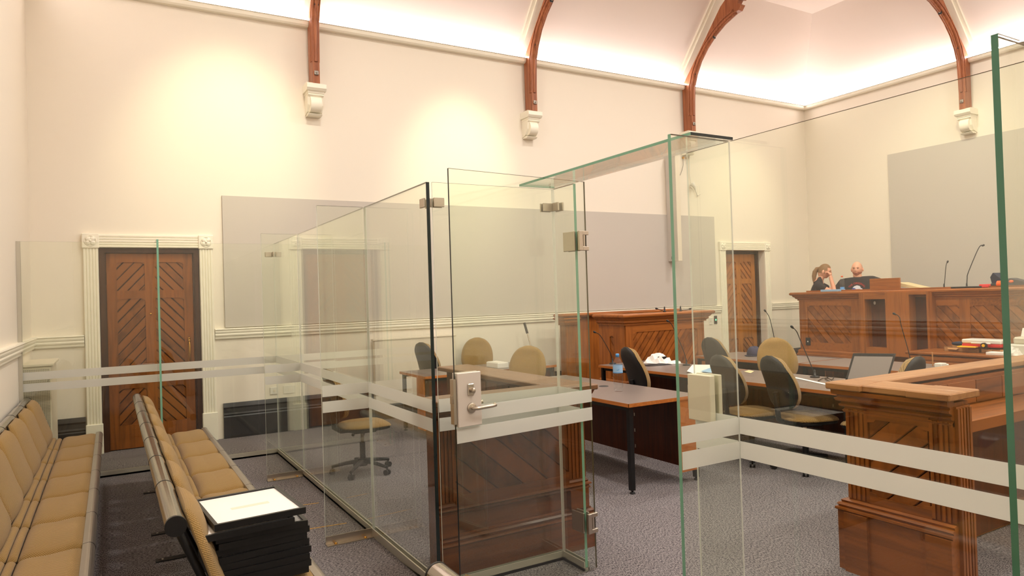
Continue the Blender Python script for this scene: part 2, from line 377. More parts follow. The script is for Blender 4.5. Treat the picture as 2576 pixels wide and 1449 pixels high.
# ================================================================== ROOM
mb = MB(); mb.box(XW-.2, XE+.2, YS-.2, YN+.5, -.1, 0, M['carpet']); mb.build('floor', kind='structure')
D1 = (-.11, .94, 2.335); D2 = (9.925, 10.99, 2.375)      # openings in the north wall
mb = MB()
T = .45
mb.box(XW-.2, D1[0], YN, YN+T, 0, ZU+.1, M['wall']); mb.box(D1[0], D1[1], YN, YN+T, D1[2], ZU+.1, M['wall'])
mb.box(D1[1], D2[0], YN, YN+T, 0, ZU+.1, M['wall']); mb.box(D2[0], D2[1], YN, YN+T, D2[2], ZU+.1, M['wall'])
mb.box(D2[1], XE+.2, YN, YN+T, 0, ZU+.1, M['wall']); mb.build('wall_north', kind='structure')
MB().box(XW-.2, XW, YS-.2, YN+.2, 0, ZU+.1, M['wall']).build('wall_west', kind='structure')
MB().box(XE, XE+.2, YS-.2, YN+.2, 0, ZU+.1, M['wall']).build('wall_east', kind='structure')
MB().box(XW, XE, YS-.2, YS, 0, ZU+.1, M['wall']).build('wall_south', kind='structure')
mb = MB()
ins = 1.0
A = [(XW, YS, ZU), (XE, YS, ZU), (XE, YN, ZU), (XW, YN, ZU)]; B = [(XW+ins, YS+ins, ZF), (XE-ins, YS+ins, ZF), (XE-ins, YN-ins, ZF), (XW+ins, YN-ins, ZF)]
A2 = [(x, y, z+.25) for x, y, z in A]; B2 = [(x, y, z+.2) for x, y, z in B]
mb.add(A+B+A2+B2, [[0, 1, 5, 4], [1, 2, 6, 5], [2, 3, 7, 6], [3, 0, 4, 7], [4, 5, 6, 7], [8, 9, 13, 12], [9, 10, 14, 13], [10, 11, 15, 14], [11, 8, 12, 15], [12, 13, 14, 15], [0, 1, 9, 8], [1, 2, 10, 9], [2, 3, 11, 10], [3, 0, 8, 11]], M['ceil'])
mb.build('ceiling', kind='structure')
PER = [(XW, YS), (XE, YS), (XE, YN), (XW, YN)]           # counter-clockwise: left side is the room
MB().sweep(PER, [(0, ZB), (.07, ZB), (.09, ZB+.02), (.10, ZB+.06), (.12, ZL-.012), (0, ZL-.012)], M['trim'], True).build('trim_1', kind='structure')
led = MB().sweep(PER, [(.095, ZL-.012), (.1198, ZL-.012), (.1198, ZL+.012), (.095, ZL+.014)], M['led'], True).build('led_cove_light')
tag(led, 'bright white strip light running along the cornice ledge at the top of the walls', 'strip light')
# dado rail on the north, east and west walls
ZD = 1.349
dado = [(0, ZD-.13), (.018, ZD-.13), (.024, ZD-.118), (.022, ZD-.098), (.036, ZD-.09), (.04, ZD-.075), (.034, ZD-.06), (.042, ZD-.052), (.046, ZD-.036), (.04, ZD-.022), (.055, ZD-.012), (.05, ZD), (0, ZD)]
mb = MB()
mb.sweep([(D1[0]-.155, YN), (XW, YN), (XW, YS)], dado, M['trim'])
mb.build('trim_2', kind='structure')
MB().sweep([(D2[0]-.16, YN), (D1[1]+.155, YN)], dado, M['trim']).build('trim_3', kind='structure')
MB().sweep([(XE, YS), (XE, YN), (D2[1]+.16, YN)], dado, M['trim']).build('trim_4', kind='structure')
bprof = [(0, 0), (.03, 0), (.03, .26), (.022, .275), (.032, .29), (.026, .31), (.022, .36), (.03, .38), (.024, .40), (.014, .43), (0, .43)]
MB().sweep([(D1[0]-.16, YN), (XW, YN), (XW, YS)], bprof, M['base']).build('baseboard_west', kind='structure')
MB().sweep([(D2[0]-.16, YN), (D1[1]+.23, YN)], bprof, M['base']).build('baseboard_north', kind='structure')
MB().sweep([(XE, YS), (XE, YN), (D2[1]+.16, YN)], bprof, M['base']).build('baseboard_east', kind='structure')
# ---- doors
def door(name, x0, x1, zt, rec, dm, aw, knob):
    root = thing(name, None, None, (x0, YN, 0)); root['kind'] = 'structure'
    W = x1-x0; j = .055
    # white architrave with flutes
    mb = MB(); fl = [(0, 0)]
    n = 5; fw = aw/n
    prof = [(0, 0), (0, .03)]
    for i in range(n): prof += [(i*fw+.2*fw, .040), (i*fw+.8*fw, .040), ((i+1)*fw, .031)]
    prof += [(aw, 0)]
    for s0 in (-aw, W): mb.prism(prof, lambda u, v, t, s0=s0: (s0+u, -v, t), .33, zt, M['trim'])
    mb.prism(prof, lambda u, v, t: (t, -v, zt+u), 0, W, M['trim'])
    mb.build('architrave', root)
    for s0 in (-aw-.01, W-.01):
        mb = MB(); mb.box(s0, s0+aw+.02, -.055, 0, zt-.01, zt+aw+.01, M['trim'], bev=.008)
        cx, cz = s0+aw/2+.01, zt+aw/2
        for k in range(4):
            a = PI/4+k*PI/2; mb.ell((cx+.03*math.cos(a), -.058, cz+.03*math.sin(a)), (.028, .012, .028), M['trim'], 12)
        mb.ell((cx, -.068, cz), (.014, .012, .014), M['trim'], 10)
        mb.tube([(cx+.058*math.cos(t*PI/8), -.057, cz+.058*math.sin(t*PI/8)) for t in range(17)], .005, M['trim'], 6)
        mb.build('corner_block', root)
        MB().box(s0, s0+aw+.02, -.06, 0, 0, .34, M['trim'], bev=.006).build('plinth_block', root)
    # reveal + jamb
    if rec > .15:
        mb = MB(); mb.box(W-.004, W, 0, rec, 0, zt, M['trim']); mb.box(0, .004, 0, rec, 0, zt, M['trim']); mb.box(0, W, 0, rec, zt-.004, zt, M['trim']); mb.build('reveal', root)
    mb = MB()
    mb.box(.004, j, rec-.02, rec+.08, 0, zt-.004, M['jamb']); mb.box(W-j, W-.004, rec-.02, rec+.08, 0, zt-.004, M['jamb']); mb.box(j, W-j, rec-.02, rec+.08, zt-j, zt-.004, M['jamb'])
    mb.box(j, j+.015, rec, rec+.08, 0, zt-j, M['jamb']); mb.box(W-j-.015, W-j, rec, rec+.08, 0, zt-j, M['jamb'])
    mb.build('door_frame', root)
    a0, a1, b1 = j+.018, W-j-.018, zt-j-.006; y = rec+.02
    st = .102; mid = (a0+a1)/2; ms = .062
    rows = [(.28, .70), (.97, 1.745), (1.84, 2.17)]
    mb = MB(); fn = lambda u, v, t: (u, t, v)
    # boards behind
    pn = MB()
    for r0, r1 in rows:
        for k, (c0, c1) in enumerate(((a0+st, mid-ms), (mid+ms, a1-st))):
            an = math.radians(48) if (k == 0) else math.radians(-48)
            planks(pn, c0-.005, c1+.005, r0-.005, r1+.005, an, .084, fn, y+.028, y+.010, M[dm+'panel'], .008)
    pn.build('boarded_panel', root)
    mb.box(a0, a0+st, y, y+.045, .01, b1, M[dm]); mb.box(a1-st, a1, y, y+.045, .01, b1, M[dm])
    mb.box(mid-ms, mid+ms, y, y+.045, .28, rows[-1][1], M[dm])
    zs = [.01]+[q for r in rows for q in r]+[b1]
    for k in range(0, len(zs), 2):
        mb.box(a0+st, a1-st, y+.0005, y+.045, zs[k], zs[k+1], M[dm])
    # shouldered corners of each panel opening
    for r0, r1 in rows:
        for c0, c1 in ((a0+st, mid-ms), (mid+ms, a1-st)):
            for (cx, sx) in ((c0, 1), (c1, -1)):
                for (cz, sz) in ((r1, -1),):
                    mb.prism([(cx, cz), (cx+sx*.035, cz), (cx+sx*.024, cz+sz*.012), (cx, cz+sz*.024)], fn, y+.001, y+.03, M[dm])
    leaf = mb.build('door_leaf', root)
    MB().box(a0, a1, y+.045, y+.05, .01, b1, M['jamb']).build('door_back', root)
    mb = MB(); mb.ell((mid-.01, y-.004, 1.56), (.013, .008, .013), M['brass'], 12); mb.build('peephole', root)
    if knob:
        mb = MB(); hx = a1-.055
        mb.box(hx-.014, hx+.014, y-.006, y, .93, 1.26, M['brass'], bev=.003)
        mb.tube([(hx, y-.006, .965), (hx, y-.045, .985), (hx, y-.055, 1.03), (hx, y-.048, 1.095), (hx, y-.055, 1.16), (hx, y-.045, 1.205), (hx, y-.006, 1.225)], [.008, .008, .009, .013, .009, .008, .008], M['brass'], 10)
        for zz in (.94, .965, 1.225, 1.25): mb.ell((hx, y-.012, zz), (.018, .01, .012), M['brass'], 10)
        mb.build('pull_handle', root, label='ornate brass pull handle')
    mb = MB()
    for zz in ((.35, 1.98) if knob else (.35, 1.9)): mb.tube([(a0-.01, y-.004, zz-.07), (a0-.01, y-.004, zz+.07)], .011, M['blackp'], 8)
    mb.build('hinge', root)
    return root
door('door_1', D1[0], D1[1], D1[2], .03, 'door', .15, True)
door('door_2', D2[0], D2[1], D2[2], .14, 'pale', .15, False)
for n, (x0, x1) in enumerate(((D1[0], D1[1]), (D2[0], D2[1]))):
    MB().box(x0-.05, x1+.05, YN+.38, YN+T+.02, 0, 2.5, M['jamb']).build('wall_%s' % ('door_back_a' if n == 0 else 'door_back_b'), kind='structure')
# ---- grey acoustic panels
pN = MB().box(1.213, 9.667, YN-.022, YN-.001, 1.36, 2.99, M['panel'], {'-x': M['paneledge'], '+x': M['paneledge'], '+z': M['paneledge'], '-z': M['paneledge']}).build('acoustic_panel')
tag(pN, 'long grey fabric wall panel above the dado rail on the wall with both doors', 'wall panel')
pE = MB().box(XE-.022, XE-.001, 2.2, 7.44, 1.36, 4.01, M['panel'], {'-y': M['paneledge'], '+y': M['paneledge'], '+z': M['paneledge']}).build('acoustic_panel')
tag(pE, 'tall grey fabric wall panel on the wall behind the judge bench', 'wall panel')
# ---- corbels, arched braces, rafters
def corbel(label):
    r = thing('corbel', label, 'corbel', group='plaster corbels carrying the roof braces')
    mb = MB(); fn = lambda u, v, t: (t, -u, v)           # u outwards (towards -y), v up
    mb.prism([(0, -.03), (.22, -.03), (.25, -.045), (.25, -.10), (.225, -.13), (0, -.13)], fn, -.125, .125, M['trim'])
    mb.prism([(0, -.16), (.20, -.16), (.215, -.13), (0, -.13)], fn, -.105, .105, M['trim'])
    mb.build('abacus', r)
    mb = MB(); mb.prism([(0, -.16), (.19, -.16), (.20, -.18), (.17, -.20), (.15, -.30), (.10, -.38), (.02, -.41), (0, -.41)], fn, -.10, .10, M['trim'])
    mb.prism([(0, -.40), (.12, -.40), (.14, -.41), (.12, -.43), (0, -.43)], fn, -.09, .09, M['trim']); mb.build('bracket_body', r)
    mb = MB(); P = [(.12+.095*math.cos(a), -.285+.105*math.sin(a)) for a in [math.radians(t) for t in range(-120, 121, 12)]]
    mb.prism(P, fn, -.07, .07, M['trim'], True); mb.build('scroll', r)
    return r
ZK = 4.50
def brace(label):
    r = thing('arched_brace', label, 'roof brace', group='curved timber braces under the roof')
    fn = lambda u, v, t: (t, -u, v)
    inner = [(.235, ZK-.03), (.235, 4.75), (.245, 5.0), (.262, 5.25), (.33, 5.45), (.44, 5.65), (.60, 5.83), (.80, 5.99), (1.0, 6.10), (1.18, 6.16), (1.27, 6.19)]
    outer = [(.03, ZK-.03), (.03, 5.0), (.03, 5.30), (.12, 5.42), (.30, 5.62), (.5, 5.85), (.75, 6.14), (.98, 6.40), (1.12, 6.50), (1.30, 6.56), (1.48, 6.60)]
    head = [(1.44, 6.46), (1.49, 6.40), (1.44, 6.34), (1.38, 6.36), (1.35, 6.32), (1.42, 6.27), (1.36, 6.20)]
    mb = MB()
    for i in range(len(inner)-1):
        q = [inner[i], inner[i+1], outer[i+1], outer[i]]
        mb.prism(q, fn, -.045, .045, M['bz'])
    mb.prism([inner[-1]]+head[::-1]+[outer[-1]], fn, -.05, .05, M['bz'])
    mb.build('brace_timber', r)
    # mouldings on the inner edge: a roll and two flanking ribs
    mb = MB()
    pts = [Vector((0, -u, v)) for u, v in inner[:]]
    for dx, ins_, rad in ((0, .0, .022), (-.038, .025, .018), (.038, .025, .018), (-.05, .06, .012), (.05, .06, .012)):
        P = []
        for i, p in enumerate(pts[1:]):
            d = (pts[min(i+2, len(pts)-1)]-pts[i]).normalized(); nrm = Vector((0, -d.z, d.y)); nrm = nrm if nrm.y > 0 or nrm.z > 0 else -nrm
            P.append(p+Vector((dx, 0, 0))+Vector((0, 1, 0))*ins_*abs(d.z)+Vector((0, 0, 1))*ins_*abs(d.y))
        mb.tube(P, rad, M['bz'], 8)
    mb.build('moulded_edge', r)
    for u, v, s in ((.245, 4.60, .026), (.33, 5.47, .018), (.78, 5.965, .022)):
        mb = MB(); rt = Matrix.Rotation(PI/4, 3, 'Y')
        mb.box(-.028, .028, -u-.012, -u+.01, v-.028, v+.028, M['blackp'] if v > 5 else M['pewterrail'], bev=.006)
        mb.ell((0, -u-.016, v), (.014, .014, .014), M['pewterrail'], 8)
        mb.build('bolt', r)
    return r
def rafter():
    r = MB(); sl = math.atan2(ZF-ZU, ins); du, dv = math.cos(sl), math.sin(sl); nu, nv = dv, -du
    fn = lambda u, v, t: (t, -u, v)
    def strip(w, d, extra=0):
        q = [(0, ZU), (ins, ZF), (ins+.2, ZF), (ins+nu*d+.25, ZF), (nu*d, ZU+nv*d), (0, ZU-.08)]
        r.prism([(-.02, ZU-.15), (0, ZU), (ins, ZF), (ins+d*.9, ZF), (nu*d, ZU+nv*d)], fn, -w, w, M['trim'])
    strip(.15, .05); strip(.10, .09)
    # boss down to brace
    return r
def bay(x, y, rz, lc, lb, tn):
    c = corbel(lc); place(c, (x, y, 4.505), rz)
    b = brace(lb); place(b, (x, y, 0), rz)
    r = rafter().build('trim_%d' % tn, kind='structure'); place(r, (x, y, 0), rz); return  # rafter casing, kept among the trim pieces
bay(2.36, YN, 0, 'cream scrolled corbel on the long wall, nearest to the left door', 'curved brown timber brace nearest to the left door', 6)
bay(5.69, YN, 0, 'cream scrolled corbel in the middle of the long wall, above the glass door', 'curved brown timber brace in the middle of the long wall', 7)
bay(9.02, YN, 0, 'cream scrolled corbel just above the corner of the glass canopy', 'curved brown timber brace rising behind the glass canopy corner', 8)
bay(XE, 6.03, -PI/2, 'cream scrolled corbel on the wall behind the judge bench', 'curved brown timber brace on the wall behind the judge bench', 9)
# ================================================================== GLASS SCREENS
ZG = 2.287; TH = .019
BANDS = ((.992, 1.066), (.885, .96))
def pane(name, label, p0, p1, z0=.02, z1=ZG, e0=None, e1=None, et=None, bands=True, channel=True, group=None, seal=(), cat='glass panel', bside=-1, TH=.010):
    """vertical pane between plan points, axis aligned"""
    (x0, y0), (x1, y1) = p0, p1; L = math.hypot(x1-x0, y1-y0); ang = math.atan2(y1-y0, x1-x0)
    r = thing(name, label, cat, (x0, y0, 0), ang, group)
    e0 = e0 or M['epale']; e1 = e1 or M['epale']; et = et or M['eolive']
    MB().box(.002, L-.002, -TH/2, TH/2, z0, z1, M['glass'], {'-x': e0, '+x': e1, '+z': et, '-z': et}).build('pane', r)
    if bands:
        for b0, b1 in BANDS:
            yy = bside*(TH/2+.0012)
            MB().box(.004, L-.004, min(yy, yy*1.08), max(yy, yy*1.08), b0, b1, M['frost']).build('frosted_band', r)
    if channel:
        m = MB()
        for s in (-1, 1): m.box(0, L, s*(TH/2+.002) if s > 0 else -TH/2-.010, s*(TH/2+.010) if s > 0 else -TH/2-.002, 0, .055, M['alu'])
        m.box(0, L, -TH/2-.010, TH/2+.010, 0, .018, M['alu']); m.build('floor_channel', r)
    if seal:
        m = MB()
        for k in seal:
            xx = 0 if k == 0 else L; m.box(xx-.003, xx+.003, -TH/2-.001, TH/2+.001, .02, z1-.002, M['sealant'])
        m.build('joint_seal', r)
    return r
rp = pane('glass_screen', 'rear glass panel between the side wall and the fin before the left door', (XW+.02, 7.85), (.40, 7.85))
m = MB(); m.box(-.019, .012, -.022, -.007, 0, ZG, M['alu']); m.box(-.019, .012, .007, .022, 0, ZG, M['alu']); m.build('wall_channel', rp)
pane('glass_screen', 'rear glass panel right of the fin, meeting the long glass screen at its far end', (.40, 7.85), (1.553, 7.85))
YJ = (7.85, 6.71, 4.70, 3.584)
lb = ['long glass screen, its farthest panel beyond the far fin', 'long glass screen, middle panel between the two fins', 'long glass screen, nearest panel ending at the dark-edged corner']
for i in range(3):
    pane('glass_screen', lb[i], (1.553, YJ[i+1]), (1.553, YJ[i]-.001), e0=M['edark'] if i == 2 else M['epale'], seal=(0,) if i < 2 else (), bside=1, TH=.021 if i == 2 else .012)
pane('glass_screen', 'front glass panel standing before the left wooden enclosure', (1.575, 3.584), (2.387, 3.584), e0=M['epale'])
pane('glass_screen', 'narrow glass return panel carrying the glass door hinges', (2.394, 3.35), (2.394, 3.584), e0=M['egreen'], bside=1, bands=True, TH=.018)
pane('glass_screen', 'narrow glass panel with the strike box beside the door opening', (2.394, 2.161), (2.394, 2.425), e1=M['epale'], bside=1, bands=True)
pane('glass_screen', 'wide glass panel in front of the right wooden enclosure', (2.394, -.9), (2.394, 2.157), bside=1, e1=M['glass'], et=M['eolive'])
def fin(label, p0, p1, edge, bands=True, bracket=True):
    r = pane('glass_fin', label, p0, p1, e0=edge, e1=M['glass'], et=M['eolive'], bands=bands, channel=False, cat='glass fin', TH=.018, group='upright glass fins stiffening the screens')
    L = math.hypot(p1[0]-p0[0], p1[1]-p0[1])
    if bracket:
        m = MB(); yy = -.009
        m.box(0, L, yy-.006, yy, .0, .055, M['steel']); m.box(0, L, yy-.05, yy, 0, .006, M['steel'])
        m.build('floor_bracket', r)
        for u in (.06, L-.06):
            m = MB(); m.lathe([(0, .006), (.011, .006), (.011, .012), (.006, .015), (0, .015)], (u, yy-.028, 0), M['brass'], 10); m.build('screw', r)
    return r
fin('clear glass fin with the floor bracket nearest to the black picture frames', (1.215, 4.70), (1.54, 4.70), M['epale'])
fin('clear glass fin farther along the long screen, behind the picture frames', (1.215, 6.71), (1.54, 6.71), M['epale'])
fin('green-edged glass fin standing in front of the left door', (.40, 7.45), (.40, 7.838), M['egreen'], False)
fin('green-edged glass fin at the right of the door opening under the canopy', (2.035, 2.16), (2.382, 2.16), M['egreen'])
fin('dark green-edged glass fin at the right edge of the view', (2.054, .935), (2.382, .935), M['edkgreen'], False)
cn = thing('glass_canopy', 'flat glass canopy slab over the opening beside the glass door', 'canopy', (2.15, 2.15, 0))
MB().box(0, .255, 0, 1.43, 2.292, 2.305, M['glass'], {'-x': M['egreen'], '+x': M['epale'], '-y': M['edark'], '+y': M['egreen']}).build('glass_slab', cn)
# glass door (open)
DL, DR = Vector((1.512, 3.225)), Vector((2.452, 3.335))
dang = math.atan2(DR.y-DL.y, DR.x-DL.x); dlen = (DR-DL).length
gd = thing('glass_door', 'frameless glass door standing open with steel lock plate and lever handle', 'door', (DL.x, DL.y, 0), dang)
MB().box(0, dlen, -.006, .006, .012, 2.298, M['glass'], {'-x': M['edark'], '+x': M['eolive'], '+z': M['eolive']}).build('door_pane', gd)
for b0, b1 in BANDS: MB().box(.002, dlen-.002, -.0095, -.0072, b0, b1, M['frost']).build('frosted_band', gd)
m = MB(); m.box(.004, .148, -.026, -.008, .968, 1.245, M['plate'], bev=.003); m.box(.004, .148, .008, .026, .968, 1.245, M['plate'], bev=.003)
m.box(-.016, .002, -.016, .016, .985, 1.215, M['steel']); m.box(-.022, -.012, -.01, .01, 1.09, 1.13, M['steel'])
lp = m.build('lock_plate', gd, label='satin steel lock plate')
m = MB()
m.lathe([(0, 0), (.026, 0), (.026, .008), (.022, .010), (0, .010)], (0, 0, 0), M['steel'], 24)
m.v = [(x+.083, -.026-z, y+1.062) for x, y, z in m.v]
m.tube([(.083, -.03, 1.062), (.083, -.062, 1.062), (.092, -.072, 1.062), (.12, -.074, 1.064), (.18, -.074, 1.065), (.205, -.070, 1.067), (.211, -.055, 1.069)], .0095, M['steel'], 12)
m.tube([(.083, .03, 1.062), (.083, .062, 1.062), (.092, .072, 1.062), (.19, .074, 1.066), (.215, .06, 1.07)], .0095, M['steel'], 12)
m.build('lever_handle', gd)
m = MB(); m.box(.062, .100, -.034, -.026, 1.125, 1.187, M['steel'], bev=.004)
m.tube([(.084, -.032, 1.155), (.084, -.048, 1.155)], .013, M['steel'], 14); m.ell((.084, -.052, 1.152), (.010, .008, .016), M['steel'], 10)
m.build('cylinder_knob', gd)
for zz in (1.945, .285):
    m = MB(); x = dlen; y = -.008
    m.box(x-.072, x-.044, y-.018, y, zz-.058, zz+.058, M['steel'], bev=.002)
    for s_ in (-1, 1): m.box(x-.044, x+.002, y-.018, y, zz+s_*.046-.012, zz+s_*.046+.012, M['steel'], bev=.002)
    m.tube([(x-.030, y-.008, zz-.036), (x-.030, y-.008, zz+.036)], .008, M['steel'], 10)
    for s_ in (-1, 1): m.box(x-.0545+s_*.019-.006, x-.0545+s_*.019+.006, .012, .115, zz-.058, zz+.058, M['steel'], bev=.002)
    m.build('hinge', gd)
# strike box on the narrow panel
sb = thing('strike_box', 'white metal strike box clamped to the glass beside the door opening', 'lock box', (2.394, 2.37, 1.13))
m = MB(); m.box(-.045, -TH/2-.001, -.085, .056, -.105, .108, M['offw'], bev=.003); m.build('box_body', sb)
m = MB(); m.box(TH/2+.001, .035, -.085, .056, -.105, .108, M['offw'], bev=.003); m.build('clamp_plate', sb)
m = MB(); m.box(-.04, .03, .0565, .062, -.06, .055, M['steel'], bev=.001); m.build('strike_plate', sb)
# corner clamps
def clamp(label, loc, rz, legs):
    r = thing('glass_clamp', label, 'glass clamp', loc, rz, 'square steel clamps joining the glass panels')
    for (a, b, c, d) in legs:
        m = MB(); m.box(a, b, c, d, -.026, .026, M['steel'], bev=.002); m.build('clamp_plate', r)
    return r
o_ = TH/2+.001
clamp('steel clamp at the top of the dark-edged glass corner', (1.553, 3.584, 2.172), 0, [(-o_-.012, -o_, .012, .075), (o_, o_+.012, .012, .075), (.026, .09, -o_-.012, -o_), (.026, .09, o_, o_+.012)])
clamp('steel clamp at the top of the corner under the canopy', (2.394, 3.584, 2.172), 0, [(-.085, -.012, -o_-.012, -o_), (-.085, -.012, o_, o_+.012), (-o_-.012, -o_, -.085, -.024), (o_, o_+.012, -.085, -.006)])
clamp('steel clamp at the top of the far corner of the long glass screen', (1.553, 7.85, 2.172), 0, [(-o_-.012, -o_, -.075, -.024), (o_, o_+.012, -.075, -.012), (-.09, -.026, -o_-.012, -o_), (-.09, -.012, o_, o_+.012)])
# ================================================================== BEAM SEATING
def seat_row(name, label, x, y0, y1, n, feet):
    """row facing +x, running along y; y0 near end"""
    L = y1-y0; p = L/n; TR = .038
    r = thing(name, label, 'bench seating', (x, y0, 0), 0)
    m = MB(); m.tube([(0, 0, .80), (0, L, .80)], TR, M['pewter'], 28, False)
    m.build('top_tube', r)
    for i in range(n+1):
        yy = i*p; m = MB(); m.tube([(0, yy-.004 if 0 < i else yy-.012, .80), (0, yy+.004, .80)], TR+.0012, M['black'], 28); m.build('joint_ring' if 0 < i < n else 'end_cap', r)
    m = MB(); P = [(.565+.030*math.cos(a), .420+.036*math.sin(a)) for a in [math.radians(t) for t in range(-80, 101, 15)]]+[(.540, .452), (.53, .41), (.54, .385)]
    for i in range(n): m.prism(P, lambda u, v, t: (u, t, v), i*p+.004, (i+1)*p-.004, M['pewterrail'])
    m.build('front_rail', r)
    m = MB()
    for i in range(n+1):
        m = MB(); m.prism([(q[0]+.0015, q[1]) for q in P], lambda u, v, t: (u, t, v), i*p-.004, i*p+.004, M['blackp']); m.build('rail_joint', r)
    def cushion(nm, pts, i, thick, hw, rnd, k=26, mm=16):
        P = [Vector((a, 0, b)) for a, b in pts]; cum = [0]
        for j in range(1, len(P)): cum.append(cum[-1]+(P[j]-P[j-1]).length)
        vs = []; tot = cum[-1]
        for j in range(k+1):
            s_ = j/k*tot
            for q in range(len(P)-1):
                if s_ <= cum[q+1]+1e-9: break
            t = (s_-cum[q])/(cum[q+1]-cum[q]); pos = P[q].lerp(P[q+1], t)
            d = (P[min(q+1, len(P)-1)]-P[max(q, 0)]).normalized(); nr = Vector((-d.z, 0, d.x))
            nr = nr if nr.z+nr.x > 0 else -nr
            e = min(s_, tot-s_); es = math.sqrt(max(0, 1-(1-min(1, e/rnd))**2))
            if nm == 'backrest':
                # oval top: narrower near the tube
                u = s_/tot; w_ = hw*(1-.34*max(0, 1-u/.45)**2.2-.10*max(0, (u-.8)/.2)**2)
            else: w_ = hw*(1-.05*(1-es))
            for a in range(mm+1):
                c = -1+2*a/mm; cs = math.copysign(abs(c)**.8, c)
                h = thick*(.12+.88*es)*math.sqrt(max(0, 1-abs(cs)**2.6))+.0
                vs.append((pos.x+nr.x*h, cs*w_, pos.z+nr.z*h))
        nb = len(vs); 
        for j in range(k+1):
            for a in range(mm+1):
                v = vs[j*(mm+1)+a]
            pass
        fs = [[j*(mm+1)+a, (j+1)*(mm+1)+a, (j+1)*(mm+1)+a+1, j*(mm+1)+a+1] for j in range(k) for a in range(mm)]
        # closed underside
        und = []
        for j in range(k+1):
            s_ = j/k*tot
            for q in range(len(P)-1):
                if s_ <= cum[q+1]+1e-9: break
            t = (s_-cum[q])/(cum[q+1]-cum[q]); pos = P[q].lerp(P[q+1], t)
            und.append((pos, vs[j*(mm+1)][1], vs[j*(mm+1)+mm][1]))
        b = len(vs)
        for pos, ya, yb in und: vs += [(pos.x-.006, ya, pos.z-.010), (pos.x-.006, yb, pos.z-.010)]
        for j in range(k):
            fs.append([b+2*j, b+2*j+1, b+2*j+3, b+2*j+2])
            fs.append([j*(mm+1), b+2*j, b+2*j+2, (j+1)*(mm+1)]); fs.append([j*(mm+1)+mm, (j+1)*(mm+1)+mm, b+2*j+3, b+2*j+1])
        fs.append([a for a in range(mm+1)]+[b+1, b]); fs.append([k*(mm+1)+a for a in range(mm+1)]+[b+2*k+1, b+2*k])
        uvs = [((-1+2*a/mm)*hw, j/k*tot) for j in range(k+1) for a in range(mm+1)]; uvs += [(0, 0)]*(len(vs)-len(uvs))
        m = MB(); m.add(vs, fs, M['fabric'], True); m.uvs = uvs; return m
    base = {}
    for i in range(n):
        yc = (i+.5)*p; hw = p/2-.005
        for nm, pts, th, rn in (('backrest', [(.042, .83), (.072, .74), (.122, .58), (.176, .438)], .055, .09),
                                ('lumbar_roll', [(.182, .438), (.224, .424)], .034, .021), ('lumbar_roll', [(.226, .423), (.268, .418)], .034, .021),
                                ('seat_pad', [(.271, .416), (.40, .412), (.550, .426)], .052, .06)):
            key = (nm, pts[0])
            if key not in base:
                cm = cushion(nm, pts, i, th, hw, rn); o = cm.build(nm, r); base[key] = o.data; set_uv(o.data, lambda i_, c_: cm.uvs[i_])
            else:
                o = bpy.data.objects.new(nm, base[key]); COL.objects.link(o); o.parent = r
            o.location = (0, yc, 0)
    m = MB(); m.box(.30, .36, 0.02, L-.02, .33, .39, M['black']); m.build('support_beam', r)
    for yy in feet:
        m = MB(); m.tube([(.015, yy, .76), (.16, yy, .40), (.33, yy, .36)], .016, M['black'], 8)
        m.box(.30, .34, yy-.02, yy+.02, .01, .36, M['black']); m.tube([(.33, yy, .38), (.55, yy, .40)], .012, M['black'], 6)
        m.build('leg_frame', r)
        m = MB(); m.box(.02, .56, yy-.028, yy+.028, 0, .008, M['blackp']); m.lathe([(0, .008), (.008, .008), (.008, .012), (0, .013)], (.06, yy, 0), M['steel'], 8); m.build('foot_plate', r)
    return r
seat_row('beam_seating', 'row of tan padded seats along the left side wall', XW+.063, 2.30, 7.79, 9, (.9, 2.7, 4.6))
seat_row('beam_seating', 'middle row of tan padded seats with the black picture frames on its near end', .195, 2.93, 7.34, 7, (.05, .62, 2.1, 2.7, 4.0))
seat_row('beam_seating', 'row of tan padded seats at the bottom edge, only its steel tube end showing', .83, -.55, 1.93, 4, (.3, 2.2))
# pile of picture frames on the middle row
zf = .478; rnd = random.Random(3)
for i in range(10):
    top = i == 9; th = .0275; rot = .07+rnd.uniform(-.05, .05); dx, dy = rnd.uniform(-.012, .018), rnd.uniform(-.02, .02)
    if top: rot, dx, dy = .075, -.005, .0
    if i == 8: dx, dy, rot = -.062, -.03, .09
    lab = {9: 'topmost black picture frame with blank white print, lying on the pile', 8: 'second black frame from the top, slipped left so its white sheet shows'}.get(i, ['', 'black picture frame second from the bottom of the pile', 'black picture frame third from the bottom of the pile', 'black picture frame fourth from the bottom of the pile', 'black picture frame just below the middle of the pile', 'black picture frame just above the middle of the pile', 'black picture frame fourth from the top of the pile', 'black picture frame third from the top of the pile, under the slipped one'][min(i, 7)])
    if i == 0: lab = 'lowest black picture frame of the pile, resting on the tan seats'
    r = thing('picture_frame', lab, 'picture frame', (.512+dx, 3.25+dy, zf+i*th), rot, 'black picture frames piled on the seats')
    a, b, wf = .184, .224, .015
    m = MB(); q = [(-a, -b), (a, -b), (a, b), (-a, b)]
    m.box(-a, a, -b, -b+wf, 0, th-.001, M['black']); m.box(-a, a, b-wf, b, 0, th-.001, M['black'])
    m.box(-a, -a+wf, -b+wf, b-wf, 0, th-.001, M['black']); m.box(a-wf, a, -b+wf, b-wf, 0, th-.001, M['black']); m.build('frame', r)
    MB().box(-a+wf, a-wf, -b+wf, b-wf, .004, th-.008, M['paper']).build('print', r)
    if top: MB().box(-.075, .085, -.028, .005, th-.008, th-.0075, M['offw']).build('caption_label', r)
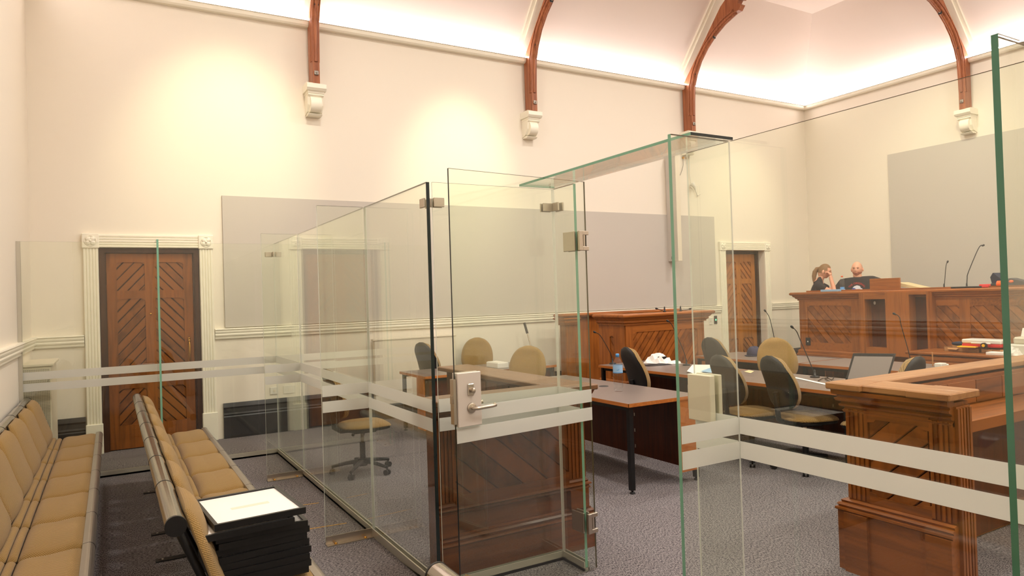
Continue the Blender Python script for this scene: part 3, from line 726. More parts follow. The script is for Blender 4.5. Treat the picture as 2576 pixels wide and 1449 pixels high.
# ================================================================== WOODEN ENCLOSURES
def pilaster(mb, fn, u0, u1, z0, z1, t0, mat):
    """fluted strip; fn(u, z, t) t outward"""
    w_ = u1-u0; n = 4; mb.prism([(u0, z0), (u1, z0), (u1, z1), (u0, z1)], fn, t0, t0+.010, mat)
    g = w_/(n*2+1)
    for i in range(n+1):
        a = u0+i*2*g*.98; b_ = a+g*1.1
        if i in (0, n): a, b_ = (u0, u0+g*1.3) if i == 0 else (u1-g*1.3, u1)
        mb.prism([(a, z0+.01), (b_, z0+.01), (b_, z1-.01), (a, z1-.01)], fn, t0+.010, t0+.018, mat)
def mould(o0, z0, h, k=1.0):
    return [(0, z0), (o0*k*.35, z0), (o0*k*.6, z0+h*.2), (o0*k*.55, z0+h*.35), (o0*k, z0+h*.5), (o0*k, z0+h*.7), (o0*k*.8, z0+h*.85), (o0*k*.45, z0+h), (0, z0+h)]
# --- left enclosure (an L of panelling); front faces the camera
eL = thing('wooden_enclosure', 'left wooden L-shaped panelled enclosure behind the glass door', 'court enclosure', (2.0, 3.8, 0))
X0, X1, Y0, Y1 = 1.60, 2.64, 3.66, 5.50
m = MB()
m.box(X0, X1, Y0+.03, Y0+.16, 0, 1.0, M['kx']); m.build('front_wall', eL, True)
fnf = lambda u, v, t: (u, Y0+.03-t, v)
m = MB(); planks(m, X0+.11, X1-.13, .47, .87, math.radians(-40), .115, fnf, .0, .012, M['kd']); m.build('boarded_panel', eL, True)
m = MB()
m.box(X0+.11, X1-.13, Y0+.012, Y0+.03, .87, 1.0, M['kx']); m.box(X0+.11, X1-.13, Y0+.012, Y0+.03, .40, .48, M['kx'])
for (cx, sx) in ((X0+.11, 1), (X1-.13, -1)):
    for (cz, sz) in ((.48, 1), (.87, -1)): m.prism([(cx, cz), (cx+sx*.05, cz), (cx+sx*.04, cz+sz*.014), (cx, cz+sz*.02)], fnf, .001, .018, M['kx'])
m.build('panel_frame', eL, True)
m = MB(); pilaster(m, lambda u, v, t: (u, Y0+.03-t, v), X0, X0+.11, .44, .95, 0, M['kz']); m.build('pilaster', eL, True)
m = MB(); pilaster(m, lambda u, v, t: (u, Y0+.03-t, v), X1-.13, X1, .44, .95, 0, M['kz']); m.build('pilaster', eL, True)
# plinths follow the outside: path (left end) -> right along front -> back along side ; outside on the right => reverse
PATH = [(X1, Y1), (X1, Y0+.03), (X0, Y0+.03)]
PATH = PATH[::-1]
def outer(path, prof): return [(-o, z) for o, z in prof]
m = MB()
m.sweep(PATH, outer(0, [(0, 0), (.045, 0), (.045, .20), (0, .20)]), M['kx']); m.build('plinth', eL, True)
m = MB()
m.sweep(PATH, outer(0, [(0, .20), (.046, .20), (.054, .208), (.05, .218), (.038, .220), (.040, .228), (.046, .236), (.034, .246), (.026, .248), (.026, .256), (.012, .262), (0, .262)]), M['kx'])
m.sweep(PATH, outer(0, [(0, .375), (.022, .375), (.030, .384), (.022, .392), (.020, .396), (.034, .404), (.030, .414), (.016, .418), (.018, .426), (.006, .444), (0, .444)]), M['kx']); m.build('base_moulding', eL, True)
m = MB()
for a, b_ in ((X0-.004, X0+.12), (X1-.14, X1)):
    m = MB(); m.box(a, b_, Y0-.015, Y0+.03, .262, .384, M['kx']); m.build('pilaster_base', eL, True)
m = MB(); m.sweep(PATH, outer(0, [(0, .93), (.018, .93), (.018, .95), (.03, .96), (.03, .975), (.05, .985), (.06, 1.01), (0, 1.01)]), M['kx']); m.build('cornice_moulding', eL, True)
m = MB()
m.box(X0-.02, X1+.085, Y0-.04, Y0+.20, 1.01, 1.045, M['ax'], bev=.006); m.box(X1-.21, X1+.085, Y0+.201, Y1+.02, 1.01, 1.045, M['ay'], bev=.006)
m.build('top_rail', eL, True)
m = MB(); m.box(X1-.13, X1, Y0+.17, Y1, 0, 1.0, M['ky']); 
for k in range(9): m.box(X1-.142, X1-.131, Y0+.2+k*.18, Y0+.37+k*.18, .05, .98, M['kz'])
m.build('side_wall', eL, True)
# --- right enclosure
eR = thing('wooden_enclosure', 'right wooden panelled enclosure with broad top rail and inner shelf', 'court enclosure', (3.7, 2.4, 0))
xa, ya, ye, xe = 3.66, 2.515, 1.925, 8.2
m = MB(); m.box(xa+.02, xa+.15, ye, ya, 0, 1.02, M['vy']); m.build('front_wall', eR, True)
m = MB(); m.box(xa+.15, xe, ya-.13, ya, 0, 1.02, M['vx'])
for k in range(14): m.box(xa+.16+k*.33, xa+.48+k*.33, ya-.142, ya-.131, .86, 1.0, M['vx'])
m.build('side_wall', eR, True)
fy = lambda u, v, t: (xa+.02-t, u, v)
m = MB(); planks(m, ye+.13, ya-.14, .44, .88, math.radians(-42), .10, fy, 0, .012, M['vd']); m.build('boarded_panel', eR, True)
m = MB(); m.box(xa+.002, xa+.02, ye+.12, ya-.13, .88, 1.02, M['vy']); m.box(xa+.002, xa+.02, ye+.12, ya-.13, .34, .45, M['vy'])
for (cx, sx) in ((ye+.12, 1), (ya-.13, -1)):
    for (cz, sz) in ((.45, 1), (.88, -1)): m.prism([(cx, cz), (cx+sx*.05, cz), (cx+sx*.04, cz+sz*.014), (cx, cz+sz*.02)], fy, .001, .018, M['vy'])
m.build('panel_frame', eR, True)
m = MB(); pilaster(m, fy, ya-.13, ya, .40, .93, 0, M['vz']); m.build('pilaster', eR, True)
m = MB(); pilaster(m, fy, ye, ye+.12, .40, .93, 0, M['vz']); m.build('pilaster', eR, True)
m = MB(); pilaster(m, lambda u, v, t: (u, ye-t, v), xa+.02, xa+.15, .02, 1.0, 0, M['vz']); m.build('end_pilaster', eR, True)
PB = [(xe, ya), (xa+.02, ya), (xa+.02, ye)]
m = MB(); m.sweep(PB, [(-o, z) for o, z in [(0, 0), (.05, 0), (.05, .335), (0, .335)]], M['vy'])
m.build('plinth', eR, True)
m = MB(); m.sweep(PB, [(-o, z) for o, z in [(0, .335), (.052, .335), (.062, .342), (.060, .354), (.046, .358), (.046, .362), (.054, .370), (.046, .380), (.034, .382), (.034, .386), (.038, .394), (.022, .402), (0, .404)]], M['vy']); m.build('base_moulding', eR, True)
m = MB(); m.sweep(PB, [(-o, z) for o, z in [(0, .90), (.014, .90), (.020, .912), (.010, .922), (.012, .93), (.030, .936), (.034, .946), (.022, .954), (.024, .962), (.044, .968), (.050, .982), (.036, .990), (.040, 1.0), (.060, 1.006), (.062, 1.03), (0, 1.03)]], M['vy']); m.build('cornice_moulding', eR, True)
m = MB()
for a, b_ in ((ye, ye+.13), (ya-.14, ya)):
    m = MB(); m.box(xa-.052, xa-.03, a, b_, 0, .335, M['vy']); m.build('pilaster_base', eR, True)
m = MB(); m.box(xa-.045, xa+.215, ye-.02, ya-.11, 1.035, 1.072, M['ty'], bev=.006); m.box(xa-.06, xe, ya-.11, ya+.075, 1.035, 1.072, M['tx'], bev=.006)
m.box(xa-.065, xa+.225, ye-.025, ye+.20, 1.0345, 1.0735, M['ty'], bev=.006); m.box(xa-.068, xa+.10, ya-.14, ya+.078, 1.0345, 1.0735, M['ty'], bev=.006); m.build('top_rail', eR, True)
m = MB(); m.box(xa+.151, xe, ya-.42, ya-.131, .82, .85, M['vx'], bev=.004); m.box(xa+.151, xe, ya-.44, ya-.42, .79, .852, M['vx']); m.build('inner_shelf', eR, True)
m = MB(); m.box(xa+.16, xe, ya-.15, ya-.1311, .02, .80, M['red']); m.build('shade_lining', eR, True)  # dark sheet added below the shelf, standing in for the shade there
m = MB(); m.box(5.2, 7.0, 1.9, 2.38, 0, .16, M['vx'], bev=.01)
for k in range(5): m.box(5.2, 7.0, 1.93+k*.09, 1.98+k*.09, .16, .168, M['vx'])
m.build('foot_step', eR, True)
# ================================================================== WITNESS BOX and dock behind, judge bench
wb = thing('witness_box', 'wooden witness box with boarded front standing before the long grey wall panel', 'witness box', (6.2, 7.0, .3))
MB().box(5.5, 8.3, 7.06, YN-.05, 0, .30, M['carpet']).build('floor_platform', kind='structure')
def boarded(r, fn, L, z0, z1, ang, mw='w', st=.10, plinth=0, bh=.12, th=.09, pitch=.1, cols=1):
    """framed boarded wall u 0..L; fn(u,z,t) t outward from face"""
    m = MB(); m.prism([(0, z0), (L, z0), (L, z1), (0, z1)], fn, -.06, -.012, M[mw+'x']); m.build('wall_core', r, True)
    cw = (L-st*(cols+1))/cols
    for c in range(cols):
        u0 = st+c*(cw+st); m = MB(); planks(m, u0-.003, u0+cw+.003, z0+bh-.003, z1-th+.003, ang, pitch, fn, -.012, -.002, M[mw+'d'], .006, M['groove_glint']); m.build('boarded_panel', r, True)
    m = MB()
    for c in range(cols+1):
        u0 = c*(cw+st); m.prism([(u0, z0), (u0+st, z0), (u0+st, z1), (u0, z1)], fn, -.012, .010, M[mw+'z'])
    for c in range(cols):
        u0 = st+c*(cw+st)
        m.prism([(u0, z1-th), (u0+cw, z1-th), (u0+cw, z1), (u0, z1)], fn, -.012, .0098, M[mw+'x']); m.prism([(u0, z0), (u0+cw, z0), (u0+cw, z0+bh), (u0, z0+bh)], fn, -.012, .0098, M[mw+'x'])
        for (cx, sx) in ((u0, 1), (u0+cw, -1)):
            for (cz, sz) in ((z0+bh, 1), (z1-th, -1)): m.prism([(cx, cz), (cx+sx*.05, cz), (cx+sx*.04, cz+sz*.014), (cx, cz+sz*.02)], fn, -.011, .009, M[mw+'x'])
    m.build('panel_frame', r, True)
wc = (5.92, 7.24); wr = 7.36; wy1 = 7.80
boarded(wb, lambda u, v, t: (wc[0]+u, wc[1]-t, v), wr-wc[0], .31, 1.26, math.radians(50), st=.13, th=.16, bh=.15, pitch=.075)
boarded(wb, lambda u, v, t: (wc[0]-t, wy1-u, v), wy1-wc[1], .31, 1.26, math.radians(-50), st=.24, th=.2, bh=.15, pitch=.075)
WP = [(wc[0], wy1), (wc[0], wc[1]), (wr, wc[1]), (wr, wy1)]
m = MB(); m.sweep(WP, [(-o, z) for o, z in [(0, 1.20), (.03, 1.20), (.03, 1.22), (.055, 1.235), (.055, 1.26), (.075, 1.275), (.09, 1.30), (0, 1.30)]], M['wx']); m.build('cornice_moulding', wb, True)
m = MB(); m.sweep(WP, [(-o, z) for o, z in [(.105, 1.30), (.12, 1.315), (.12, 1.335), (.105, 1.35), (-.16, 1.35), (-.16, 1.30)]], M['wx']); m.build('top_rail', wb, True)
m = MB(); m.sweep(WP, [(-o, z) for o, z in [(0, .30), (.035, .30), (.035, .44), (.02, .46), (0, .46)]], M['wx']); m.build('plinth', wb, True)
m = MB(); m.box(wr-.06, wr, wc[1]+.05, wy1, .3, 1.30, M['wz']); m.build('side_wall', wb, True)
dk = thing('dock_screen', 'plain wooden dock screen with a capped post, left of the witness box against the wall', 'dock screen', (5.8, 8.57, .3))
m = MB(); m.box(5.95, 8.1, 8.57, 8.66, .30, 1.29, M['wz'])
m.build('plain_board', dk, True)
m = MB(); m.box(5.85, 6.02, 8.53, 8.69, .30, 1.25, M['wz'], bev=.01); m.sweep([(5.85, 8.53), (6.02, 8.53), (6.02, 8.69), (5.85, 8.69)], [(-o, z) for o, z in [(0, 1.18), (.02, 1.18), (.045, 1.22), (.045, 1.25), (.07, 1.27), (.07, 1.29), (0, 1.29)]], M['wx'], True); m.build('post', dk, True)
m = MB(); m.box(5.76, 8.15, 8.46, 8.74, 1.295, 1.35, M['wx'], bev=.02); m.build('top_rail', dk, True)
# --- judge bench
JX = 10.3; JN = 7.87; JS = 1.5; JZ = 1.55
MB().box(9.35, XE, JS-.5, JN+.0, 0, .47, M['carpet']).build('floor_dais', kind='structure')
MB().box(10.76, XE, JS-.5, JN-.1, .47, .675, M['carpet']).build('floor_bench', kind='structure')
jb = thing('judge_bench', 'long high wooden judge bench with boarded front under the second grey wall panel', 'judge bench', (JX, 5, .47))
fj = lambda u, v, t: (JX-t, JN-u, v)
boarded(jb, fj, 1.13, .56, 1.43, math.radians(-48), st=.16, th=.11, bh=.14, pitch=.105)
def off(fn, du): return lambda u, v, t: fn(u+du, v, t)
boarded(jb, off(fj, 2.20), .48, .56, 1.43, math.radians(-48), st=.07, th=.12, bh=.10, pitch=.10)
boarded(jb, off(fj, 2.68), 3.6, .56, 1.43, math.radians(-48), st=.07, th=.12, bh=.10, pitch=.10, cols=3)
m = MB(); m.box(JX+.012, JX+.06, JN-2.25, JN-1.1, .47, 1.43, M['wx']); m.build('wall_core', jb, True)
JP = [(JX+1.1, JN), (JX, JN), (JX, JS)]
m = MB(); m.sweep(JP, [(-o, z) for o, z in [(0, .47), (.05, .47), (.05, .50), (.035, .51), (.035, .55), (.02, .57), (0, .57)]], M['wy']); m.build('base_moulding', jb, True)
m = MB(); m.sweep(JP, [(-o, z) for o, z in [(0, 1.41), (.02, 1.41), (.02, 1.43), (.05, 1.445), (.05, 1.46), (.075, 1.475), (.085, 1.50), (0, 1.50)]], M['wy']); m.build('cornice_moulding', jb, True)
m = MB(); m.sweep(JP, [(-o, z) for o, z in [(.10, 1.50), (.115, 1.513), (.115, 1.535), (.10, 1.55), (-.45, 1.55), (-.45, 1.50)]], M['wy']); m.build('top_rail', jb, True)
m = MB(); m.box(JX+.06, JX+1.0, JN-.08, JN-.02, .47, 1.5, M['wz']); m.build('end_wall', jb, True)
m = MB(); m.box(JX+.06, JX+.10, JS, JN-.1, 1.55, 1.575, M['wy']); m.build('back_lip', jb, True)
# cabinet built out of the bench front
cb = thing('cabinet', 'open-fronted wooden cabinet standing out from the judge bench with a dark recess', 'cabinet', (10.0, 6.0, .5))
cx, n0, n1 = 10.10, JN-1.235, JN-2.30
ca, cbb = n0, n0-1.05
m = MB()
m.box(cx, JX-.013, ca-.09, ca, .56, 1.52, M['wz']); m.box(cx, JX-.013, ca-.42, ca-.09, 1.42, 1.52, M['wy']); m.box(cx, JX-.013, ca-.42, ca-.09, .56, .68, M['wy'])
m.box(cx, JX-.013, ca-.78, ca-.42, .56, 1.52, M['wz']); m.box(JX-.03, JX-.0131, ca-.42, ca-.09, .68, 1.42, M['red'])
m.build('cabinet_body', cb, True)
m = MB(); m.box(cx-.0, JX-.014, ca-1.06, ca-1.03, .60, 1.52, M['wz']); m.box(cx, JX-.014, ca-1.03, ca-.78, 1.48, 1.52, M['wy']); m.box(cx, JX-.014, ca-1.03, ca-.78, .60, .66, M['wy']); m.box(JX-.03, JX-.0141, ca-1.03, ca-.78, .66, 1.48, M['red'])
m.build('side_recess', cb, True)
m = MB(); m.ell((JX-.05, ca-.16, 1.36), (.012, .02, .03), M['paper'], 8); m.tube([(JX-.06, ca-.38, .72), (JX-.07, ca-.39, .80)], .012, M['paper'], 6); m.build('torn_paper', cb, True)
bk = thing('wooden_block', 'upright plain wooden board standing on the judge bench rail before the man', 'board', (10.35, 6.3, 1.55))
p1, p2 = onX(2190, 730, 10.36), onX(2265, 730, 10.36)
m = MB(); m.box(10.34, 10.38, p2.y, p1.y, 1.551, 1.735, M['wy'], bev=.004); m.build('board', bk, True)
fo = thing('document_folder', 'cream folder leaning on the judge bench behind the plain wooden board', 'folder', (10.6, 5.9, 1.55))
m = MB(); p = onX(2268, 715, 10.6); q = onX(2330, 725, 10.6)
m.prism([(p.y, 1.60), (q.y, 1.552), (q.y, 1.567), (p.y, 1.665)], lambda u, v, t: (t, u, v), 10.50, 10.78, M['manila']); m.prism([(p.y-.02, 1.57), (q.y-.03, 1.551), (q.y-.03, 1.5515), (p.y-.02, 1.59)], lambda u, v, t: (t, u, v), 10.49, 10.80, M['paper']); m.build('folder', fo, True)
# clerk ledge in front of the bench
cl = thing('clerk_ledge', 'wooden ledge with moulded edge below the judge bench, holding the tool case', 'desk', (9.7, 4, .3))
m = MB(); m.box(9.55, JX-.055, 1.5, 5.62, .665, .70, M['wy'], bev=.008); m.build('ledge_top', cl, True)
m = MB(); m.box(9.60, JX-.055, 1.5, 5.58, .47, .66, M['wy']); m.sweep([(9.60, 5.58), (9.60, 1.5)], [(-o, z) for o, z in [(0, .47), (.03, .47), (.03, .56), (.02, .58), (.035, .60), (.04, .64), (0, .66)]], M['wy']); m.build('moulded_front', cl, True)
MB().sweep([(9.36, JN-.0), (9.36, JS-.5)], [(-o, z) for o, z in [(-.005, 0), (.03, 0), (.03, .33), (.045, .35), (.045, .38), (.03, .40), (.05, .43), (.05, .475), (-.005, .475)]], M['wy']).build('trim_5', kind='structure')
# ================================================================== DESKS
def desk(label, x, y, w_, d, rz=0, mod=None, legs=True, group='grey-topped court desks', name='desk'):
    """origin at centre; w_ along local x, d along local y; mod: side of modesty panel (+y/-y)"""
    r = thing(name, label, 'desk', (x, y, 0), rz, group); zt = .736
    a, b = w_/2, d/2
    m = MB(); m.box(-a+.003, a-.003, -b+.003, b-.003, zt-.024, zt, M['lam']); m.build('desk_top', r)
    m = MB(); m.box(-a, a, -b, -b+.004, zt-.030, zt-.0006, M['edge']); m.box(-a, a, b-.004, b, zt-.030, zt-.0006, M['edge']); m.box(-a, -a+.004, -b, b, zt-.030, zt-.0006, M['edge']); m.box(a-.004, a, -b, b, zt-.030, zt-.0006, M['edge']); m.build('edge_strip', r)
    for sx in (-1, 1):
        for sy in (-1, 1):
            m = MB(); cx_, cy_ = sx*(a-.045), sy*(b-.045); m.box(cx_-.02, cx_+.02, cy_-.02, cy_+.02, .028, zt-.026, M['black'])
            m.lathe([(.0, .028), (.008, .028), (.008, .012), (.02, .012), (.022, 0), (0, 0)], (cx_, cy_, 0), M['blackp'], 12); m.build('leg', r)
    m = MB()
    for sy in (-1, 1): m.box(-a+.06, a-.06, sy*(b-.045)-.012, sy*(b-.045)+.012, zt-.066, zt-.026, M['black'])
    m.build('under_frame', r)
    if mod is not None:
        m = MB(); yy = mod*(b-.085); m.box(-a+.05, a-.05, yy-.009, yy+.009, .10, zt-.026, M['red'])
        for k in range(4):
            for xx in (-a*.25,): m.box(xx-.006, xx+.006, yy-mod*.012-.004, yy-mod*.012+.004, .16+k*.15, .19+k*.15, M['steel'])
        m.build('modesty_panel', r)
        m = MB()
        for sx in (-1, 1): m.box(sx*(a-.015)-.009, sx*(a-.015)+.009, -b+.05 if mod < 0 else b-.26, -b+.26 if mod < 0 else b-.05, .10, zt-.031, M['edge'])
        m.build('side_cheek', r)
    return r
# local x along world y for the rows: rotate by 90 deg  (local +y -> world -x)
R9 = PI/2
d1 = desk('front desk with the water bottle on it, nearest to the door opening', 3.985, 5.40, 2.06, .80, R9, -1)
m = MB(); m.lathe([(0, .7362), (.03, .7362), (.035, .737), (.045, .739), (.047, .7362)], (-.03, -.12, 0), M['blackp'], 24); m.box(-.02, .01, .17, .19, .736, .741, M['blackp']); m.build('cable_port', d1)
desk('desk in the middle row beside the witness box, strewn with newspapers', 5.72, 6.22, 1.62, .84, R9, -1)
desk('desk in the middle row with laptop and microphone, in front of the empty swivel chairs', 5.72, 4.50, 1.78, .84, R9, -1)
desk('desk of the back row carrying the dark cap, near the far door', 7.38, 6.22, 1.60, .86, R9, -1)
desk('back row desk behind the laptop, with the small white box', 7.46, 4.52, 1.76, .86, R9, -1)
desk('desk by the long wall behind the left wooden enclosure', 4.04, 7.86, 1.84, .80, 0, -1)
# ================================================================== OFFICE CHAIRS
def chair_proto():
    r = thing('office_chair', 'chair', 'office chair', group='swivel office chairs around the desks')
    # faces +x ; backrest at -x
    def half(v):          # outline half-width at height fraction v
        return .228*(max(0, 1-abs((v-.42)/(.585 if v > .42 else .425))**2.3))**.47
    def surf(off, thick, mat, nm, sgn):
        m = MB(); nu, nv = 14, 20; vs = []; fs = []
        for j in range(nv+1):
            v = j/nv; hw = half(v) if 0 < j < nv else half(v)
            for i in range(nu+1):
                c = -1+2*i/nu; u = math.copysign(abs(c)**.85, c)
                e = (1-abs(u)**5)**.35*(1-abs(2*v-1)**9)**.35 if abs(u) < 1 and 0 < v < 1 else 0
                yy = u*hw; xx = -.03-.11*v**1.2+.05*math.sin(PI*min(1, v*1.3))*.6 + .045*(u*u)*(1-v*.3)*.5
                vs.append((xx+off+sgn*thick*e, yy, .555+v*.50))
        fs = [[j*(nu+1)+i, j*(nu+1)+i+1, (j+1)*(nu+1)+i+1, (j+1)*(nu+1)+i] for j in range(nv) for i in range(nu)]
        b = len(vs); vs += [(x-.0*sgn, y, z) for x, y, z in [(vs[k][0]-sgn*thick*0-.0, vs[k][1], vs[k][2]) for k in range(b)]]
        # back face flat sheet slightly behind
        for k in range(b, 2*b):
            i = (k-b) % (nu+1); j = (k-b)//(nu+1); c = -1+2*i/nu; u = math.copysign(abs(c)**.85, c); v = j/nv
            xx = -.03-.11*v**1.2+.05*math.sin(PI*min(1, v*1.3))*.6 + .045*(u*u)*(1-v*.3)*.5
            vs[k] = (xx+off-sgn*.002, vs[k][1], vs[k][2])
        fs += [[b+q for q in f[::-1]] for f in fs]
        m.add(vs, fs, mat, True); o = m.build(nm, r); set_uv(o.data, lambda i_, c_: (c_.y, c_.z)); return o
    surf(-.205, .070, M['fabric'], 'backrest', 1)
    surf(-.210, .022, M['shell'], 'back_shell', -1)
    m = MB(); vs = []; nu = 22
    # seat pad: superellipse dome
    for j in range(7):
        t = j/6; k = math.cos(t*PI/2)**.45
        for i in range(nu):
            a = 2*PI*i/nu; cx_ = math.copysign(abs(math.cos(a))**.7, math.cos(a)); cy_ = math.copysign(abs(math.sin(a))**.7, math.sin(a))
            x = .02+.245*cx_*k; vs.append((x, .24*cy_*k, .468+.045*math.sin(t*PI/2)-.03*max(0, (x-.16)/.1)**2*.6))
    vs.append((.02, 0, .513)); fs = [[j*nu+i, j*nu+(i+1) % nu, (j+1)*nu+(i+1) % nu, (j+1)*nu+i] for j in range(6) for i in range(nu)]+[list(range(nu))[::-1]]
    fs += [[6*nu+i, 6*nu+(i+1) % nu, len(vs)-1] for i in range(nu)]
    m.add(vs, fs, M['fabric'], True); so_ = m.build('seat', r); set_uv(so_.data, lambda i_, c_: (c_.x, c_.y))
    m = MB(); P = [(.02+.235*math.copysign(abs(math.cos(a))**.7, math.cos(a)), .228*math.copysign(abs(math.sin(a))**.7, math.sin(a))) for a in [2*PI*i/22 for i in range(22)]]
    m.prism(P, lambda u, v, t: (u, v, t), .44, .470, M['blackp']); m.box(-.10, .12, -.09, .09, .40, .44, M['blackp'], bev=.01); m.build('seat_pan', r)
    m = MB(); m.tube([(-.10, 0, .43), (-.20, 0, .43), (-.262, 0, .47), (-.275, 0, .60), (-.285, 0, .72)], .024, M['blackp'], 8); m.build('back_bar', r)
    m = MB(); m.tube([(-.03, .08, .42), (-.03, .16, .40), (-.03, .215, .355)], .007, M['blackp'], 6); m.tube([(-.03, .215, .355), (-.03, .235, .33)], .016, M['blackp'], 8)
    m.tube([(.07, .08, .42), (.07, .17, .40), (.07, .225, .345)], .007, M['blackp'], 6); m.tube([(.07, .225, .345), (.07, .24, .32)], .016, M['blackp'], 8); m.build('lever', r)
    m = MB(); m.tube([(0, 0, .40), (0, 0, .22)], .016, M['steel'], 10); m.tube([(0, 0, .30), (0, 0, .09)], .027, M['blackp'], 12); m.build('gas_post', r)
    m = MB(); m.tube([(0, 0, .14), (0, 0, .07)], .045, M['blackp'], 12)
    for k in range(5):
        a = k*2*PI/5+.3; c, s = math.cos(a), math.sin(a)
        m.tube([(.03*c, .03*s, .115), (.16*c, .16*s, .10), (.29*c, .29*s, .075)], [.024, .019, .015], M['blackp'], 8)
    sbase = m.build('star_base', r)
    for k in range(5):
        a = k*2*PI/5+.3; c, s = math.cos(a), math.sin(a); m = MB()
        px_, py_ = .285*c, .285*s
        for q in (-1, 1): m.tube([(px_-s*q*.008, py_+c*q*.008, .027), (px_-s*q*.024, py_+c*q*.024, .027)], .027, M['blackp'], 12)
        m.tube([(px_, py_, .03), (px_, py_, .08)], .008, M['black'], 6); m.build('caster', sbase)
    return r
ch0 = chair_proto()
chairs = [
 (2.05, 6.47, -.05, 'swivel chair standing alone behind the long glass screen', .96),
 (3.80, 8.46, .22, 'swivel chair with its back to the room, left end of the wall desk', 1.02),
 (4.42, 8.68, -2.1, 'swivel chair facing the room behind the desk by the long wall', 1.0),
 (4.20, 7.02, -2.3, 'swivel chair facing the room just behind the left wooden enclosure', .97),
 (4.90, 5.50, -.28, 'swivel chair with its dark back beside the water bottle', 1.02),
 (6.70, 6.14, -.10, 'swivel chair with its dark back between the two desk rows, below the wall switches', 1),
 (5.26, 4.60, -.22, 'dark-backed swivel chair just right of the strike box', .97),
 (5.38, 4.10, -.30, 'nearest dark-backed swivel chair, its tan seat showing right of it', .98),
 (6.52, 5.22, -2.2, 'swivel chair facing the camera between the two desk rows', 1),
 (5.50, 3.49, 1.72, 'swivel chair mostly hidden by the right wooden enclosure, its back top showing', 1),
]
for i, (x, y, a, lab, sc) in enumerate(chairs):
    o = ch0 if i == 0 else copy_tree(ch0)
    place(o, (x, y, 0), a, lab); o.scale = (1, 1, sc)
# ================================================================== WALL FITTINGS
def vbox(name, label, cat, x0, x1, y0, y1, z0, z1, mat, part, bev=.004, group=None):
    r = thing(name, label, cat, ((x0+x1)/2, y1, z0), 0, group)
    MB().box(x0, x1, y0, y1, z0, z1, mat, bev=bev).build(part, r, True); return r
rd = vbox('radiator', 'flat cream panel radiator under the dado rail, behind the wall desk', 'radiator', 3.07, 4.27, YN-.13, YN-.047, .22, 1.09, M['offw'], 'radiator_panel')
m = MB(); m.box(3.05, 4.29, YN-.14, YN-.04, 1.09, 1.115, M['offw'], bev=.004); m.box(3.2, 3.24, YN-.047, YN-.001, .3, .36, M['offw']); m.build('top_cover', rd, True)
rh = vbox('radiator_cover', 'white perforated heater cabinet in the left corner behind the rear glass', 'heater', XW+.001, XW+.235, 8.05, 8.85, .12, 1.10, M['offw'], 'cabinet_body')
m = MB(); m.box(XW+.001, XW+.26, 8.03, 8.87, 1.10, 1.125, M['offw'], bev=.004); m.build('top_shelf', rh, True)
m = MB()
for i in range(15):
    for k in range(62): m.box(XW+.02+i*.014, XW+.026+i*.014, 8.046, 8.0499, .18+k*.0145, .186+k*.0145, M['lam'])
m.build('perforated_grille', rh, True)['kind'] = 'stuff'
sp = thing('wall_speaker', 'tall slim white column loudspeaker on the long wall behind the canopy corner', 'loudspeaker', (8.56, YN, 2.16))
m = MB(); m.box(8.508, 8.60, 8.90, YN-.023, 2.165, 4.02, M['offw'], {'-x': M['panel']}, 0); m.build('case', sp, True)  # greyer west side: its shade is put into the colour
m = MB(); m.box(8.500, 8.5075, 9.02, 9.06, 2.20, 2.245, M['blackp']); m.box(8.497, 8.4999, 9.03, 9.05, 2.212, 2.233, M['white']); m.build('badge', sp, True)
cw = thing('loose_cable', 'loose white cable end hanging out of the wall above the grey panel', 'cable', (9.0, YN, 3.5))
def wp(px, py, y=YN-.03): return tuple(onY(px, py, y))
m = MB(); m.tube([wp(1734, 382), wp(1735, 440), wp(1739, 465), wp(1750, 480), wp(1754, 492), wp(1762, 488)], .008, M['white'], 6); m.tube([wp(1741, 462, 9.10), wp(1748, 470, 9.06), wp(1750, 478, 9.06)], [.05, .03, .008], M['white'], 8); m.build('cable', cw, True)
for (px, py), pts in (((1718, 397), [(1718, 400), (1719, 415), (1715, 430), (1711, 441)]), ((1727, 398), [(1727, 402), (1727, 412), (1729, 425)])):
    q = thing('wall_anchor', ('left' if px < 1720 else 'right')+' small cable outlet with a thin dangling wire, high near the canopy', 'cable outlet', wp(px, py), 0, 'small cable outlets high on the long wall')
    m = MB(); c = wp(px, py, YN-.004); m.tube([(c[0], YN-.001, c[2]), (c[0], YN-.02, c[2])], .022, M['brass'], 10); m.build('outlet', q, True)
    m = MB(); m.tube([wp(*a, YN-.022) for a in pts], .0035, M['blackp'], 5); m.build('wire', q, True)
def plate(label, x, z, w_=.085, h=.12, mat='white', kind='power socket', y=YN):
    r = thing('wall_plate', label, kind, (x, y, z)); 
    MB().box(x-w_/2, x+w_/2, y-.012, y-.001, z-h/2, z+h/2, M[mat], bev=.003).build('cover_plate', r, True)
    m = MB(); m.box(x-.012, x+.012, y-.016, y-.012, z-.015, z+.015, M['offw' if mat == 'white' else 'greenled']); m.build('rocker', r, True); return r
plate('white power socket above the black skirting, left of the two', 1.775, .53, .10, .09)
plate('white wide power socket above the black skirting, right of the two', 1.962, .53, .15, .10)
plate('white light switch on the wall between witness box and far door', 9.50, 1.07, .08, .12)
plate('dark push switch with a green light beside the far door', 9.63, 1.09, .075, .15, 'blackp', 'switch')
r = thing('wall_plate', 'black power outlet at the lower left of the judge bench front', 'power socket', (JX, 7.75, .7))
p = onX(2033, 859, JX-.014); m = MB(); m.box(JX-.022, JX-.0105, p.y-.045, p.y+.045, p.z-.065, p.z+.065, M['blackp'], bev=.003); m.box(JX-.025, JX-.022, p.y-.01, p.y+.01, p.z-.012, p.z+.012, M['white']); m.build('cover_plate', r, True)
